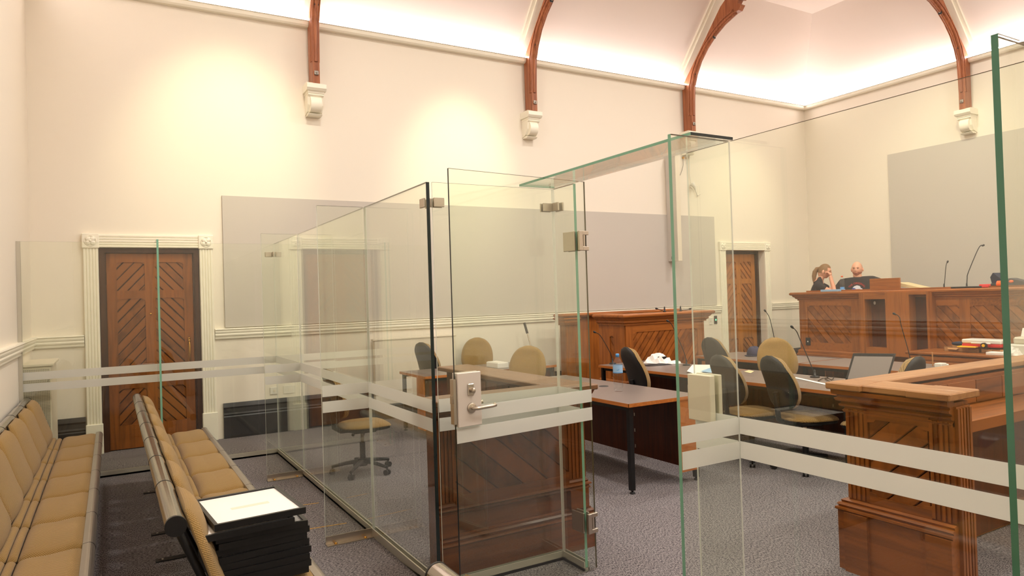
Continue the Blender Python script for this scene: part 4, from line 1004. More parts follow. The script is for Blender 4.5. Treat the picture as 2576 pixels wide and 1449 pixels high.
# window pole leaning on the wall
pl = thing('pole', 'thin metal pole with a dark grip leaning against the long wall', 'pole', (5.4, 8.8, 0))
a, b = onY(1319, 812, 8.95), onY(1337, 876, 8.85); d = (b-a); e = b+d*((.0-b.z)/d.z)
g = a+d*.42
m = MB(); m.tube([g, e], .011, M['steel'], 8); m.build('shaft', pl, True)
m = MB(); m.tube([a, g], .019, M['blackp'], 10); m.build('grip', pl, True)
# yellow tape marks on the carpet
for p0, p1 in (((752, 1335), (872, 1316)), ((745, 1273), (802, 1265))):
    a, b = onZ(*p0, 0), onZ(*p1, 0); q = thing('floor_tape', ('nearer' if p0[1] > 1300 else 'farther')+' thin yellow tape mark on the carpet beside the long glass screen', 'tape', (a.x, a.y, 0))
    dd = (b-a).normalized(); nn = Vector((-dd.y, dd.x, 0))*.006
    m = MB(); m.add([a-nn, b-nn, b+nn, a+nn]+[v+Vector((0, 0, .0015)) for v in (a-nn, b-nn, b+nn, a+nn)], [[0, 1, 2, 3], [4, 5, 6, 7], [0, 1, 5, 4], [1, 2, 6, 5], [2, 3, 7, 6], [3, 0, 4, 7]], M['tape']); m.build('strip', q, True)
# ================================================================== MICROPHONES
def gooseneck(label, base, pts, rb=.045, foot=True, r0=.0045):
    r = thing('gooseneck_microphone', label, 'microphone', base, 0, 'black gooseneck microphones')
    P = [Vector(base)+Vector((0, 0, .012))]+[Vector(p) for p in pts]
    # smooth
    Q = []
    for i in range(len(P)-1):
        p0, p1, p2, p3 = P[max(i-1, 0)], P[i], P[i+1], P[min(i+2, len(P)-1)]
        for k in range(6):
            t = k/6; Q.append(.5*((2*p1)+(p2-p0)*t+(2*p0-5*p1+4*p2-p3)*t*t+(3*p1-p0-3*p2+p3)*t**3))
    Q.append(P[-1])
    m = MB(); m.tube(Q, r0, M['black'], 8); m.build('stem', r, True)
    m = MB(); d = (P[-1]-P[-2]).normalized(); m.tube([P[-1]-d*.025, P[-1]-d*.01, P[-1]+d*.008, P[-1]+d*.016], [.006, .0125, .013, .005], M['blackp'], 12); m.build('microphone_head', r, True)
    m = MB(); m.lathe([(0, 0), (rb, 0), (rb, .008), (rb*.8, .012), (.012, .016), (.009, .06), (.006, .075), (0, .075)], base, M['blackp'], 20); m.build('base', r, True)
    return r
def gmic(label, bpx, z, pix, x=None, **k):
    b = onZ(*bpx, z) if x is None else Vector((x, onX(*bpx, x).y, z)); d = depth(b)
    return gooseneck(label, tuple(b), [tuple(atD(px, py, d)) for px, py in pix], **k)
gmic('microphone on the middle desk row, just right of the empty swivel chairs', (2050, 949), .737, [(2040, 918), (2015, 860), (2004, 834), (1992, 822)])
gmic('microphone on the desk in front of the witness box, right of the crumpled newspaper', (1727, 919), .737, [(1722, 890), (1698, 833), (1688, 814), (1679, 807)])
gmic('microphone rising behind the water bottle in front of the dock screen', (1541, 911), .737, [(1536, 890), (1520, 860), (1508, 842), (1495, 835)], x=5.5)
gmic('microphone on the back desk row beside the tan chair, near the far door', (1953, 886), .737, [(1950, 862), (1940, 815), (1934, 795), (1924, 781)], x=7.70)
gmic('microphone in front of the open cabinet, above the single hidden chair', (2290, 905), .737, [(2287, 890), (2268, 822), (2262, 797), (2249, 789)], x=7.74)
gmic('tall microphone on a black base plate on the judge bench', (2432, 716), 1.55, [(2433, 700), (2436, 685), (2462, 624), (2474, 617)], x=10.45, r0=.006, rb=.09)
gmic('thin short microphone on the judge bench, left of the tall one', (2375, 722), 1.55, [(2377, 700), (2380, 668), (2384, 658)], x=10.7, r0=.005, rb=.02)
for bpx, pts, lab in (((1672, 784), [(1668, 782), (1660, 779), (1651, 776)], 'small low microphone at the left of the witness box top'), ((1712, 782), [(1717, 780), (1728, 779), (1737, 777)], 'small low microphone at the right of the witness box top')):
    b = onY(*bpx, 7.30); b.z = 1.351; d = depth(b)
    gooseneck(lab, tuple(b), [tuple(atD(px, py, d)) for px, py in pts], r0=.005, rb=.02)
# ================================================================== THINGS ON DESKS
def bottle(label, c, h=.31, r=.041, cap='blue', lab=True, tint=None):
    q = thing('water_bottle', label, 'bottle', c)
    prof = [(0, .0), (r*.85, .0), (r, .012), (r, .05)]
    for k in range(5): prof += [(r*.94, .055+k*.018), (r, .064+k*.018)]
    prof += [(r, .15), (r, .22), (r*.93, .235), (r*.6, .265), (.014, .285), (.014, .295)]
    s = h/.31; prof = [(a, z*s) for a, z in prof]
    m = MB(); m.lathe(prof, (0, 0, 0), M['bottle'], 28); m.build('bottle_body', q)
    m = MB(); m.lathe([(0, .288*s), (.0165, .288*s), (.0165, .312*s), (.014, .316*s), (0, .316*s)], (0, 0, 0), M[cap], 20); m.build('cap', q)
    if lab:
        m = MB(); m.lathe([(r+.0006, .155*s), (r+.0006, .222*s)], (0, 0, 0), M['lblue'], 28); m.lathe([(r+.0009, .155*s), (r+.0009, .162*s)], (0, 0, 0), M['blue'], 28)
        lb_ = m.build('paper_label', q)
        m = MB(); a0 = math.radians(-125)
        def cyl(u, v, t): an = a0+u/r; return ((r+.0012)*math.cos(an), (r+.0012)*math.sin(an), v)
        m.prism([(-.012, .200), (-.004, .197), (.004, .203), (.013, .208), (.008, .200), (.002, .194), (-.006, .192), (-.014, .195)], cyl, 0, 0, M['blue']); m.build('bird_mark', lb_)
    return q
b_ = onZ(1556, 984, .737); bottle('clear plastic water bottle with blue cap and pale blue label on the front desk', (b_.x, b_.y, .737), .335, .044)
b_ = Vector((10.5, onX(2119, 726, 10.5).y, 1.551)); bottle('small clear bottle with an orange cap on the judge bench between the two people', tuple(b_), .25, .036, 'orange', False)
for bt in [q for q in bpy.data.objects if q.get('label', '').startswith('small clear bottle')]:
    m = MB(); m.lathe([(0, .004), (.030, .004), (.033, .012), (.033, .07), (0, .07)], (0, 0, 0), M['blue'], 20); m.build('blue_drink', bt)
def flat(name, label, cat, pts, z, mat, part='sheet', t=.0015, wav=0):
    """thin sheet through picture points on a desk plane, with slight curl"""
    P = [onZ(px, py, z) for px, py in pts]; c = sum(P, Vector())/len(P)
    r = thing(name, label, cat, (c.x, c.y, z)); m = MB()
    n = len(P); up = [random.Random(i).uniform(0, wav) for i in range(n)]
    m.add([p+Vector((0, 0, u)) for p, u in zip(P, up)]+[p+Vector((0, 0, t+u)) for p, u in zip(P, up)], [list(range(n)), list(range(n, 2*n))]+[[i, (i+1) % n, n+(i+1) % n, n+i] for i in range(n)], M[mat]); m.build(part, r, True); return r
def crumple(name, label, cat, c, sx, sy, h, mat, rz=0, seed=1, part='crumpled_sheet', mat2=None):
    r = thing(name, label, cat, c, rz); rn = random.Random(seed); n = 9; vs = []
    for k in range(2):
        for i in range(n):
            for j in range(n):
                u, v = i/(n-1)*2-1, j/(n-1)*2-1; e = (1-abs(u)**3)*(1-abs(v)**3)
                z = (h*(.35+.65*rn.random())*e) if k else 0
                vs.append((u*sx+rn.uniform(-.01, .01)*k, v*sy+rn.uniform(-.01, .01)*k, z+(.002 if k else 0)))
    g = lambda k, i, j: k*n*n+i*n+j
    fs = [[g(k, i, j), g(k, i+1, j), g(k, i+1, j+1), g(k, i, j+1)] for k in range(2) for i in range(n-1) for j in range(n-1)]
    for i in range(n-1):
        for a, b in (((i, 0), (i+1, 0)), ((i, n-1), (i+1, n-1)), ((0, i), (0, i+1)), ((n-1, i), (n-1, i+1))): fs.append([g(0, *a), g(0, *b), g(1, *b), g(1, *a)])
    m = MB(); m.add(vs, fs, M[mat]); m.build(part, r)
    if mat2:
        m = MB(); m.box(-sx*.5, sx*.2, -sy*.7, -sy*.2, h*.3, h*.62, M[mat2]); m.build('dark_print', r)
    return r
crumple('newspaper', 'crumpled black and white newspaper standing up on the desk before the witness box', 'newspaper', tuple(onZ(1655, 912, .738)), .13, .16, .13, 'paper', .4, 4, mat2='blackp')
crumple('newspaper', 'small folded white paper right of the crumpled newspaper', 'newspaper', tuple(onZ(1697, 914, .738)), .08, .06, .04, 'paper', -.3, 9)
fl_ = crumple('plastic_bag', 'flat dark wrapper with white edges under the crumpled newspaper', 'wrapper', tuple(onZ(1652, 918, .737)), .17, .09, .015, 'blackp', -.2, 12)
flat('brochure', 'open white and blue brochure on the desk edge above the strike box', 'brochure', [(1728, 938), (1742, 918), (1792, 922), (1790, 940), (1760, 946)], .738, 'paper', wav=.02)
flat('brochure', 'pale blue sheet lying on the open white brochure', 'sheet', [(1762, 934), (1790, 924), (1790, 938)], .762, 'lblue')
flat('note_sheet', 'small white sheet on the desk left of the nearest dark-backed chair', 'paper', [(1872, 935), (1884, 931), (1897, 934), (1888, 939)], .738, 'manila')
flat('note_sheet', 'long white paper strip along the near edge of the microphone desk', 'paper', [(1998, 951), (2002, 949), (2086, 967), (2080, 969)], .738, 'paper')
# white document box on the wall desk
bx = thing('archive_box', 'white flat document box on the desk by the long wall', 'box', (4.25, 7.75, .737)); q0, q1 = onZ(1252, 927, .737), onZ(1290, 926, .737)
m = MB(); m.box(q0.x, q1.x, q0.y, q0.y+.30, .737, .80, M['paper'], bev=.003); m.box(q0.x+.01, q1.x-.01, q0.y+.01, q0.y+.29, .80, .806, M['white']); m.build('box', bx, True)
# laptop
lp_ = thing('laptop', 'open dark laptop with a blank grey screen on the middle desk row', 'laptop', (6.0, 4.1, .737))
a, b = onX(2122, 965, 5.66), onX(2229, 955, 5.84); a.z = b.z = .74; d = (b-a); d.z = 0; L = .37; d.normalize(); nrm = Vector((-d.y, d.x, 0)); nrm = nrm if nrm.dot(CF) > 0 else -nrm
sc = atD(2149, 886, depth(a)+.05); 
hh = .285; lean = nrm*.06+d*.085; base = a
bb = a+d*((b-a).length)
u3 = (Vector((0, 0, 1))*hh+lean)
t_ = nrm*.012
m = MB(); m.add([a, bb, bb+u3, a+u3, a+t_, bb+t_, bb+u3+t_, a+u3+t_], [[0, 1, 2, 3], [4, 5, 6, 7], [0, 1, 5, 4], [1, 2, 6, 5], [2, 3, 7, 6], [3, 0, 4, 7]], M['blackp']); m.build('lid', lp_, True)
f_ = -nrm*.0015; ia = lambda s, t: a+(bb-a)*s+u3*t+f_
m = MB(); m.add([ia(.05, .09), ia(.95, .09), ia(.95, .91), ia(.05, .91)]+[ia(.05, .09)-f_*.9, ia(.95, .09)-f_*.9, ia(.95, .91)-f_*.9, ia(.05, .91)-f_*.9], [[0, 1, 2, 3], [4, 5, 6, 7], [0, 1, 5, 4], [1, 2, 6, 5], [2, 3, 7, 6], [3, 0, 4, 7]], M['screen']); m.build('screen', lp_, True)
m = MB(); q = -nrm*.25; z_ = Vector((0, 0, .016)); m.add([a, bb, bb+q, a+q, a+z_, bb+z_, bb+q+z_, a+q+z_], [[0, 1, 2, 3], [4, 5, 6, 7], [0, 1, 5, 4], [1, 2, 6, 5], [2, 3, 7, 6], [3, 0, 4, 7]], M['blackp']); m.build('keyboard_base', lp_, True)
gl = thing('cable_bundle', 'small tangle of black cable on the desk between microphone and laptop', 'cable', tuple(onZ(2090, 952, .74)))
m = MB(); m.tube([onZ(px, py, .745) for px, py in ((2058, 958), (2068, 952), (2080, 950), (2092, 956), (2098, 949), (2086, 947), (2075, 953), (2090, 961))], .004, M['black'], 6); m.build('cable', gl, True)
# baseball cap
cp = thing('cap', 'dark navy cloth cap lying on the back row desk before the far door', 'cap', tuple(onZ(1897, 894, .737)), math.radians(200))
m = MB(); n = 18; vs = []; fs = []
for j in range(8):
    t = j/7*PI/2
    for i in range(n):
        a = 2*PI*i/n; vs.append((.105*math.cos(t)**.6*math.cos(a)*(1+.06*math.sin(3*a)), .095*math.cos(t)**.6*math.sin(a), .115*math.sin(t)*(1+.1*math.cos(2*a+1))))
fs = [[j*n+i, j*n+(i+1) % n, (j+1)*n+(i+1) % n, (j+1)*n+i] for j in range(7) for i in range(n)]+[list(range(n))]
m.add(vs, fs, M['capcloth'], True); m.build('crown', cp)
m = MB(); m.prism([(.06, -.085), (.13, -.08), (.175, -.04), (.185, 0), (.175, .04), (.13, .08), (.06, .085)], lambda u, v, t: (u, v, t-.6*v*v), .006, .014, M['capcloth']); m.build('peak', cp)
# clerk ledge clutter
def onledge(px, x, z=.701): return Vector((x, onX(px, 880, x).y, z))
tc_ = onledge(2481, 9.98, .775); tb = thing('tool_case', 'white and red carrying case lying on the clutter below the judge bench', 'tool case', tuple(tc_), R9)
m = MB(); m.box(-.24, .24, -.13, .13, 0, .045, M['redp'], bev=.012); m.build('case_base', tb)
m = MB(); m.box(-.24, .24, -.13, .13, .046, .10, M['white'], bev=.012); m.build('case_lid', tb)
m = MB(); m.tube([(-.11, .13, .05), (-.10, .16, .055), (0, .165, .055), (.10, .16, .055), (.11, .13, .05)], .009, M['white'], 8); m.build('handle', tb)
for px, wd_, lab in ((2428, .22, 'torn brown cardboard tray under the yellow book'), (2512, .16, 'brown cardboard box under the right end of the tool case')):
    c = onledge(px, 9.84 if wd_ > .23 else 9.98); r = thing('cardboard_box', lab, 'cardboard box', tuple(c), R9)
    m = MB(); k = wd_; m.box(-k, k, -.10, -.097, 0, .066, M['card']); m.box(-k, k, .097, .10, 0, .05, M['card']); m.box(-k, -k+.003, -.1, .1, 0, .066, M['card']); m.box(k-.003, k, -.1, .1, 0, .06, M['card']); m.box(-k, k, -.1, .1, 0, .003, M['card'])
    m.build('carton', r)
    m = MB(); m.prism([(-k, 0), (-k*.4, 0), (-k*.5, .05), (-k*.9, .06)], lambda u, v, t: (u, .10+v*.8, .05-v*.3+t), 0, .003, M['card']); m.prism([(k*.1, 0), (k*.8, 0), (k*.7, .04), (k*.2, .05)], lambda u, v, t: (u, .10+v*.8, .045-v*.4+t), 0, .003, M['card']); m.build('flap', r)
c = onledge(2437, 9.84, .770); r = thing('book', 'yellow booklet lying on the torn cardboard tray', 'booklet', tuple(c), R9+.1); MB().box(-.11, .11, -.08, .08, 0, .016, M['yellow'], bev=.003).build('cover', r)
c = onledge(2425, 9.97, .768); r = thing('tool_pouch', 'dark blue cloth pouch behind the yellow booklet', 'pouch', tuple(c), R9)
m = MB(); m.ell((0, 0, .034), (.16, .06, .034), M['navy'], 16); m.build('pouch', r)
c = onledge(2476, 9.80, .770); r = thing('tape_measure', 'black and yellow tape measure on the cardboard box edge', 'tape measure', tuple(c), R9)
m = MB(); m.tube([(0, -.02, .035), (0, .02, .035)], .035, M['blackp'], 20); m.box(-.035, 0, -.02, .02, 0, .035, M['blackp'], bev=.004); m.tube([(0, -.0215, .035), (0, .0215, .035)], .02, M['yellow'], 16); m.build('casing', r)
c = onledge(2518, 9.72); r = thing('paper_box', 'flat white cardboard packet at the right of the clutter', 'packet', tuple(c), R9+.05); m = MB(); m.box(-.14, .14, -.08, .08, 0, .034, M['paper'], bev=.003); m.box(-.10, .06, -.05, .05, .034, .035, M['white']); m.build('packet', r)
c = onledge(2546, 9.78); crumple('crumpled_paper', 'crumpled white tissue left of the dark green glass edge', 'tissue', tuple(c), .08, .10, .12, 'paper', 0, 21)
c = onledge(2592, 10.0); r = thing('printer', 'pale grey office printer at the right edge on the ledge below the bench', 'printer', tuple(c), R9)
m = MB(); m.box(-.22, .20, -.16, .16, 0, .13, M['white'], bev=.015); m.build('body', r); m = MB(); m.box(-.22, .14, -.12, .12, .131, .22, M['offw'], bev=.02); m.build('lid', r); m = MB(); m.prism([(-.15, 0), (.12, 0), (.12, .10), (-.15, .10)], lambda u, v, t: (u, -.05-v*.5, .22+v+t), 0, .004, M['paper']); m.build('paper_tray', r)
wbx = onX(2366, 918, 7.62); wbx.z = .737; r = thing('power_adapter', 'small white block on the back desk row behind the hidden chair', 'adapter', tuple(wbx)); m = MB(); m.box(-.05, .05, -.04, .04, 0, .045, M['white'], bev=.006); m.box(.05, .11, -.03, .03, 0, .03, M['white'], bev=.006); m.build('block', r)
wbx = onX(2348, 912, 7.7); wbx.z = .737; r = thing('paper_sleeve', 'narrow tan card strip standing on the back desk row', 'card strip', tuple(wbx), .5); m = MB(); m.prism([(-.02, 0), (.03, 0), (.0, .15), (-.045, .15)], lambda u, v, t: (u, t, v), 0, .012, M['card']); m.build('card', r)
# judge bench clutter
def onbench(px, x, z=1.551): return Vector((x, onX(px, 720, x).y, z))
c = onbench(2499, 10.42); r = thing('hand_torch', 'red and black torch with an orange head lying on the judge bench', 'torch', tuple(c), 0)
m = MB(); m.tube([(0, .17, .028), (0, .02, .028)], .022, M['redp'], 14); m.build('handle', r); m = MB(); m.tube([(0, .02, .03), (0, -.05, .032)], .03, M['blackp'], 14); m.build('collar', r); m = MB(); m.tube([(0, -.055, .045), (0, -.13, .045)], .045, M['orange'], 18); m.build('head', r)
c = onbench(2450, 10.36); r = thing('pliers', 'dark tool with orange handles lying beside the tall microphone base', 'tool', tuple(c), 0); m = MB(); m.tube([(0, .30, .012), (0, .1, .014), (.02, -.12, .012)], .012, M['black'], 8); m.tube([(.03, .28, .012), (.01, .1, .014), (-.03, -.12, .012)], .012, M['blackp'], 8); m.build('jaws', r); m = MB(); m.tube([(.02, -.12, .013), (.025, -.2, .013)], .014, M['redp'], 8); m.tube([(-.03, -.12, .013), (-.035, -.2, .013)], .014, M['redp'], 8); m.build('grips', r)
c = onbench(2540, 10.55); r = thing('folded_coat', 'dark navy garment heaped on the judge bench beside the green glass edge', 'garment', tuple(c), 0)
m = MB(); m.prism([(-.30, 0), (-.34, .09), (-.20, .07), (-.05, .12), (.02, .09), (.10, .15), (.155, .20), (.19, .14), (.16, 0)], lambda u, v, t: (t, u, v), -.10, .10, M['navy']); m.build('cloth', r)
m = MB(); m.ell((-.11, -.07, .075), (.012, .03, .02), M['orange'], 10); m.build('badge', r)
c = Vector((10.37, onX(2095, 728, 10.37).y, 1.551)); r = thing('paper_pile', 'pale blue papers under the seated woman\'s elbow on the judge bench', 'papers', tuple(c), 0); m = MB(); m.box(-.10, .10, -.16, .16, 0, .035, M['lblue'], bev=.003); m.build('sheets', r)
# ================================================================== PEOPLE
def skin_mesh(nodes, edges, sub=2):
    """nodes: name->(co, radius) ; returns evaluated mesh (verts, faces)"""
    names = list(nodes); me = bpy.data.meshes.new('tmp'); me.from_pydata([nodes[n][0] for n in names], [(names.index(a), names.index(b)) for a, b in edges], [])
    o = bpy.data.objects.new('tmp', me); COL.objects.link(o); o.modifiers.new('s', 'SKIN')
    for i, n in enumerate(names):
        sv = me.skin_vertices[0].data[i]; rr = nodes[n][1]; sv.radius = (rr, rr) if not isinstance(rr, tuple) else rr; sv.use_root = (i == 0)
    ss = o.modifiers.new('u', 'SUBSURF'); ss.levels = sub; ss.render_levels = sub
    dg = bpy.context.evaluated_depsgraph_get(); ev = o.evaluated_get(dg); m2 = ev.to_mesh()
    V = [v.co[:] for v in m2.vertices]; F = [list(p.vertices) for p in m2.polygons]; ev.to_mesh_clear()
    bpy.data.objects.remove(o); bpy.data.meshes.remove(me); return V, F
def xf(V, c, Rm, s=1): return [tuple(Vector(c)+Rm @ (Vector(v)*s)) for v in V]
def head_mesh(w_=.078, d_=.098, h_=.118):
    """face towards -y, centre of skull at the origin"""
    V = []; F = []; n, k = 40, 30
    for j in range(k+1):
        t = PI*j/k; zz = math.cos(t); rr = math.sin(t)
        for i in range(n):
            a = 2*PI*i/n; x, y = math.sin(a), -math.cos(a); fr = max(0, -y)
            wx = w_*(1-.22*max(0, -zz)**1.5-.06*max(0, -zz-.5)); dy = d_*(1-.10*max(0, -zz))
            X, Y, Z = x*rr*wx, y*rr*dy, zz*h_
            if zz < -.25: Y += .012*(-zz-.25)*(-1 if y < 0 else -1.4)*(1 if y < 0 else -1) if y < 0 else .03*(-zz)
            g = lambda cx, cz, sx, sz: math.exp(-((X-cx)/sx)**2-((Z-cz)/sz)**2)
            if y < 0:
                Y -= .022*g(0, -.028, .012, .020)+.010*g(0, -.005, .009, .03)   # nose
                Y += .009*g(.030, .006, .014, .010)+.009*g(-.030, .006, .014, .010)  # eye sockets
                Y -= .005*g(0, .026, .045, .010)                                   # brow
                Y -= .006*g(0, -.064, .020, .007)+.003*g(0, -.076, .016, .006); Y += .004*g(0, -.069, .018, .003)  # lips
                Y -= .010*g(0, -.100, .020, .014)                                   # chin
                Y -= .004*g(.045, -.03, .02, .02)+.004*g(-.045, -.03, .02, .02)
            V.append((X, Y, Z))
    F = [[j*n+i, j*n+(i+1) % n, (j+1)*n+(i+1) % n, (j+1)*n+i] for j in range(k) for i in range(n)]
    return V, F
def ear(sgn, w_=.078):
    m = MB(); m.ell((sgn*(w_+.004), .012, -.012), (.010, .020, .032), 0, 12); m.ell((sgn*(w_+.010), .006, -.008), (.006, .012, .020), 0, 10); return m.v, m.f
def hand_nodes(w, d, n, curl, r=.0085, L=.085):
    """wrist w, direction d, palm normal n; returns nodes, edges for palm and 5 fingers"""
    w, d, n = Vector(w), Vector(d).normalized(), Vector(n).normalized(); s = d.cross(n).normalized(); N = {}; E = []
    N['palm'] = (w+d*.05, .026)
    for i, (o, l) in enumerate(((-.030, .9), (-.010, 1.0), (.010, .95), (.030, .75))):
        k = 'f%d' % i; b = w+d*.085+s*o; N[k+'a'] = (b, r*1.15); c1 = (d*math.cos(curl)+n*math.sin(curl)); c2 = (d*math.cos(curl*2)+n*math.sin(curl*2)); c3 = (d*math.cos(curl*2.8)+n*math.sin(curl*2.8))
        p = b+c1*.042*l; N[k+'b'] = (p, r); p = p+c2*.028*l; N[k+'c'] = (p, r*.95); p = p+c3*.02*l; N[k+'d'] = (p, r*.8)
        E += [('palm', k+'a'), (k+'a', k+'b'), (k+'b', k+'c'), (k+'c', k+'d')]
    b = w+d*.03-s*.030; N['ta'] = (b, r*1.3); N['tb'] = (b+(d*.7-s*.6).normalized()*.035+n*.01, r*1.1); N['tc'] = (b+(d*.9-s*.3).normalized()*.062+n*.022, r)
    E += [('palm', 'ta'), ('ta', 'tb'), ('tb', 'tc')]
    return N, E
def person(label, loc, rz, J, headc, headR, scale=1.0, hair=None, female=False):
    r = thing('person', label, 'person', loc, rz, None)
    N = {'pelvis': (Vector((0, .02, .52)), (.15, .12)), 'belly': (Vector((0, 0, .66)), J['belly']), 'chest': (J['chest'], J['chr']), 'neckb': (J['neckb'], .075), 'neck': (J['neck'], J['nr']), 'headb': (J['headb'], J['nr'])}
    E = [('pelvis', 'belly'), ('belly', 'chest'), ('chest', 'neckb'), ('neckb', 'neck'), ('neck', 'headb')]
    for sd, s in (('l', 1), ('r', -1)):
        A = J[sd]; N[sd+'sh'] = (A[0], J['shr']); N[sd+'el'] = (A[1], J['elr']); N[sd+'fm'] = (A[1].lerp(A[2], .35), J['elr']*.98); N[sd+'wr'] = (A[2], .028)
        E += [('chest', sd+'sh'), (sd+'sh', sd+'el'), (sd+'el', sd+'fm'), (sd+'fm', sd+'wr')]
        hn, he = hand_nodes(A[2], A[3], A[4], A[5]); 
        for k, v in hn.items(): N[sd+k] = v
        E += [(sd+'wr', sd+'palm')]+[(sd+a, sd+b) for a, b in he]
        N[sd+'hip'] = (Vector((s*.10, 0, .50)), .095); N[sd+'kn'] = (Vector((s*.13, -.44, .50)), .062); N[sd+'an'] = (Vector((s*.13, -.46, .10)), .042); N[sd+'toe'] = (Vector((s*.14, -.60, .045)), .036)
        E += [('pelvis', sd+'hip'), (sd+'hip', sd+'kn'), (sd+'kn', sd+'an'), (sd+'an', sd+'toe')]
    V, F = skin_mesh(N, E)
    m = MB(); m.add(V, F, M['skin'], True)
    hv, hf = head_mesh(*J['hd']); m.add(xf(hv, headc, headR), hf, M['skin'], True)
    for s in (-1, 1): ev, ef = ear(s, J['hd'][0]); m.add(xf(ev, headc, headR), ef, M['skin'], True)
    body = m.build('body', r)
    for s in (-1, 1):
        m = MB(); m.ell((0, 0, 0), (.0115, .006, .0055), M['eye'], 10); m.v = xf([(v[0]+s*.030, v[1]-J['hd'][1]*.93+.004, v[2]+.006) for v in m.v], headc, headR); m.build('eye', r)
        m = MB(); m.tube([(s*.016, -J['hd'][1]*.985, .024), (s*.032, -J['hd'][1]*.955, .029), (s*.046, -J['hd'][1]*.86, .023)], .0035, M['hairb'], 6); m.v = xf(m.v, headc, headR); m.build('eyebrow', r)
    m = MB(); m.ell((0, -J['hd'][1]*.92+.004, -.069), (.023, .010, .0055), M['lip'], 12); m.v = xf(m.v, headc, headR); m.build('mouth', r)
    # shirt: torso and upper sleeves, slightly bigger
    T = {'pelvis': (Vector((0, .02, .50)), (.17, .14)), 'belly': (N['belly'][0], tuple(q+.02 for q in J['belly'])), 'chest': (J['chest'], tuple(q+.02 for q in J['chr'])), 'neckb': (J['neckb']+Vector((0, J.get('cz', 0), J.get('cz', -.006))), J['nr']+J.get('col', .034))}
    TE = [('pelvis', 'belly'), ('belly', 'chest'), ('chest', 'neckb')]
    if J.get('cz'): T['nape'] = (J['neckb']+Vector((0, .035, .02)), .066); TE.append(('neckb', 'nape'))
    for sd in 'lr':
        A = J[sd]; T[sd+'sh'] = (A[0], J['shr']+.017); T[sd+'e'] = (A[0].lerp(A[1], J['slv']), J['shr']*.86+.020); TE += [('chest', sd+'sh'), (sd+'sh', sd+'e')]
    V, F = skin_mesh(T, TE); m = MB(); m.add(V, F, M['shirt'], True); sh = m.build('shirt', r)
    Tn = {'pelvis': (Vector((0, .02, .50)), (.175, .14))}; TE = []
    for sd, s in (('l', 1), ('r', -1)):
        for k, ex in (('hip', .022), ('kn', .018), ('an', .02)): Tn[sd+k] = (N[sd+k][0], N[sd+k][1]+ex)
        TE += [('pelvis', sd+'hip'), (sd+'hip', sd+'kn'), (sd+'kn', sd+'an')]
    V, F = skin_mesh(Tn, TE); m = MB(); m.add(V, F, M['jeans'], True); m.build('trousers', r)
    return r, sh
V3 = Vector
mx_, my_ = 11.02, 7.25
hc = V3((0, -.02, 1.235)); HR = Matrix.Rotation(math.radians(-6), 3, 'Z')
JM = dict(belly=(.185, .15), chest=V3((0, .0, .95)), chr=(.20, .135), neckb=V3((0, 0, 1.08)), neck=V3((0, -.01, 1.13)), headb=V3((0, -.02, 1.18)), nr=.072, shr=.075, elr=.048, slv=.75, hd=(.085, .102, .128),
          l=(V3((.235, 0, 1.03)), V3((.46, -.14, .93)), V3((.36, -.36, .93)), V3((-.5, -.8, 0)), V3((0, 0, -1)), .35),
          r=(V3((-.235, 0, 1.00)), V3((-.37, -.04, .77)), V3((-.26, -.22, .66)), V3((.4, -.9, -.2)), V3((0, 0, -1)), .4))
zd_ = 2.045-(1.235+.128)
man, shm = person('bald bearded person in a black printed t-shirt sitting behind the judge bench', (mx_, my_, zd_), math.atan2(-.88, .47), JM, hc, HR)
m = MB(); hv, hf = head_mesh(.0855, .1028, .1285)
keep = [i for i, v in enumerate(hv) if -.118 < v[2] < -.045 and v[1] < .03 and not (abs(v[0]) < .02 and -.075 < v[2] < -.062)]
ks = set(keep); m.add(xf([(v[0]*1.01, v[1]*1.012, v[2]*1.0) for v in hv], hc, HR), [f for f in hf if all(i in ks for i in f)], M['beard'], True); m.build('beard', man)
m = MB(); kp = set(i for i, v in enumerate(hv) if (v[2] > -.02 and v[1] > -.01 and v[2] < .085)); m.add(xf([(v[0]*1.015, v[1]*1.015, v[2]*1.0) for v in hv], hc, HR), [f for f in hf if all(i in kp for i in f)], M['beard'], True); m.build('cropped_hair', man)
# shirt print: red arched lettering over a white, blue and red motif, laid on the shirt front
def on_shirt(sh, pts, lift=.004):
    """project (x, z) print points on the shirt front (towards -y)"""
    from mathutils.bvhtree import BVHTree
    me = sh.data; bv = BVHTree.FromPolygons([v.co[:] for v in me.vertices], [list(p.vertices) for p in me.polygons]); out = []
    for x, z in pts:
        h = bv.ray_cast(Vector((x, -1, z)), Vector((0, 1, 0))); out.append(h[0]+Vector((0, -lift, 0)) if h[0] else Vector((x, -.17, z)))
    return out
def print_shape(polys, mat, nm, parent, sh):
    m = MB()
    for P in polys:
        q = on_shirt(sh, P); c = sum(q, Vector())/len(q); k = len(q); m.add(q+[c], [[i, (i+1) % k, k] for i in range(k)], mat)
    return m.build(nm, parent)
txt = bpy.data.curves.new('lettering', 'FONT'); txt.body = 'THE ORIGINAL'; txt.size = .046; txt.align_x = 'CENTER'
to = bpy.data.objects.new('tmp_t', txt); COL.objects.link(to); dg = bpy.context.evaluated_depsgraph_get(); te = to.evaluated_get(dg).to_mesh()
pts = []; ff = [list(p.vertices) for p in te.polygons]; R_ = .125
for v in te.vertices:
    a = v.co.x/R_*.85; rr = R_+v.co.y; pts.append((rr*math.sin(a), 1.01-R_+rr*math.cos(a)-.03))
bpy.data.objects.remove(to)
m = MB(); m.add(on_shirt(shm, pts, .005), ff, M['print']); m.build('lettering', shm)
circ = lambda cx, cz, rx, rz_, n=14, j=0: [(cx+rx*math.cos(2*PI*i/n)*(1+j*math.sin(5*i)), cz+rz_*math.sin(2*PI*i/n)*(1+j*math.cos(3*i))) for i in range(n)]
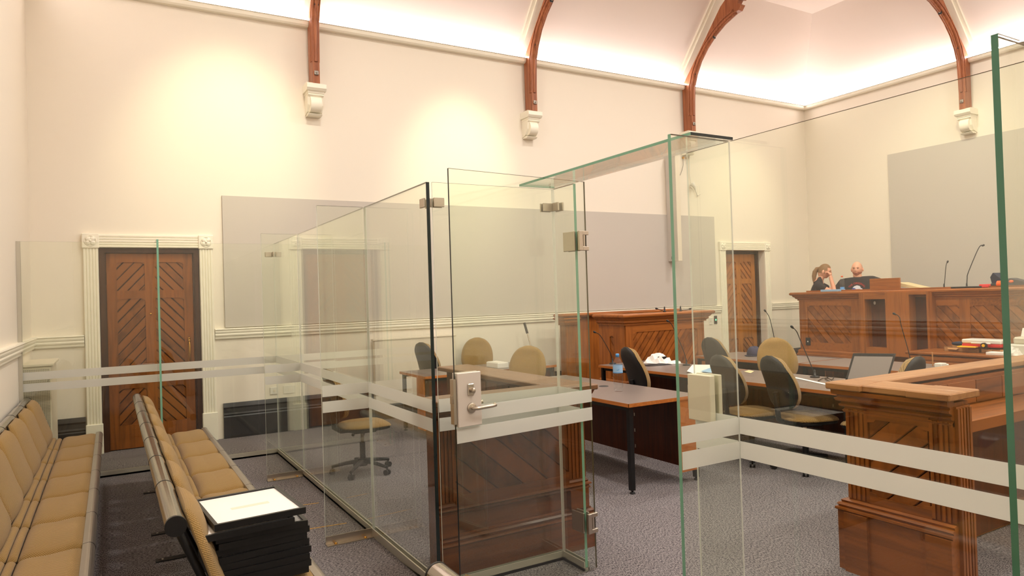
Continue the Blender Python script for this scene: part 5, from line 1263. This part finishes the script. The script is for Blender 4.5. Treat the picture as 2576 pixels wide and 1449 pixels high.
print_shape([circ(0, .925, .058, .032, 16, .15), circ(.06, .885, .024, .026)], M['scratch'], 'white_motif', shm, shm)
print_shape([circ(-.05, .892, .03, .026), circ(.0, .85, .03, .02)], M['pblue'], 'blue_motif', shm, shm)
print_shape([circ(.005, .885, .034, .012)], M['print'], 'red_motif', shm, shm)
# the seated woman, head on her hand, in profile
JW = dict(belly=(.135, .115), chest=V3((0, -.02, .84)), chr=(.15, .11), neckb=V3((0, -.05, .97)), neck=V3((0, -.075, 1.01)), headb=V3((0, -.11, 1.06)), nr=.048, shr=.052, elr=.040, slv=.45, col=.05, cz=.016, hd=(.072, .092, .112),
          l=(V3((.17, -.04, .90)), V3((.20, -.34, .74)), V3((.05, -.42, .76)), V3((-1, -.2, 0)), V3((0, 0, -1)), .3),
          r=(V3((-.17, -.05, .90)), V3((-.17, -.30, .735)), V3((-.115, -.235, .985)), V3((.15, .10, 1)), V3((.35, .9, 0)), .75))
hw_ = V3((0, -.135, 1.12)); HW = Matrix.Rotation(math.radians(14), 3, 'X')
wscale = 1.1
wx_, wy_ = 10.78, onX(2052, 700, 10.78).y
woman, shw = person('person with a brown ponytail and black t-shirt resting the forehead on one hand', (wx_, wy_+.0, 2.03-1.232*wscale), math.atan2(.50, .86), JW, hw_, HW)
m = MB(); hv, hf = head_mesh(.072, .092, .112)
def hairok(v): return v[2] > .058 or (v[1] > -.02 and v[2] > -.045) or (v[1] > -.045 and v[2] > .01 and abs(v[0]) > .02)
kp = set(i for i, v in enumerate(hv) if hairok(v)); m.add(xf([(v[0]*1.11, v[1]*1.09+.002, v[2]*1.08) for v in hv], hw_, HW), [f for f in hf if all(i in kp for i in f)], M['hairb'], True)
P = [hw_+HW @ V3(q) for q in ((0, .085, .035), (0, .118, .02), (0, .138, -.04), (0, .135, -.11), (.0, .12, -.18), (0, .105, -.23))]
m.tube(P, [.022, .030, .036, .034, .024, .008], M['hairb'], 14); m.build('ponytail_hair', woman)
woman.scale = (wscale,)*3
# chairs the two people sit on are hidden by the bench
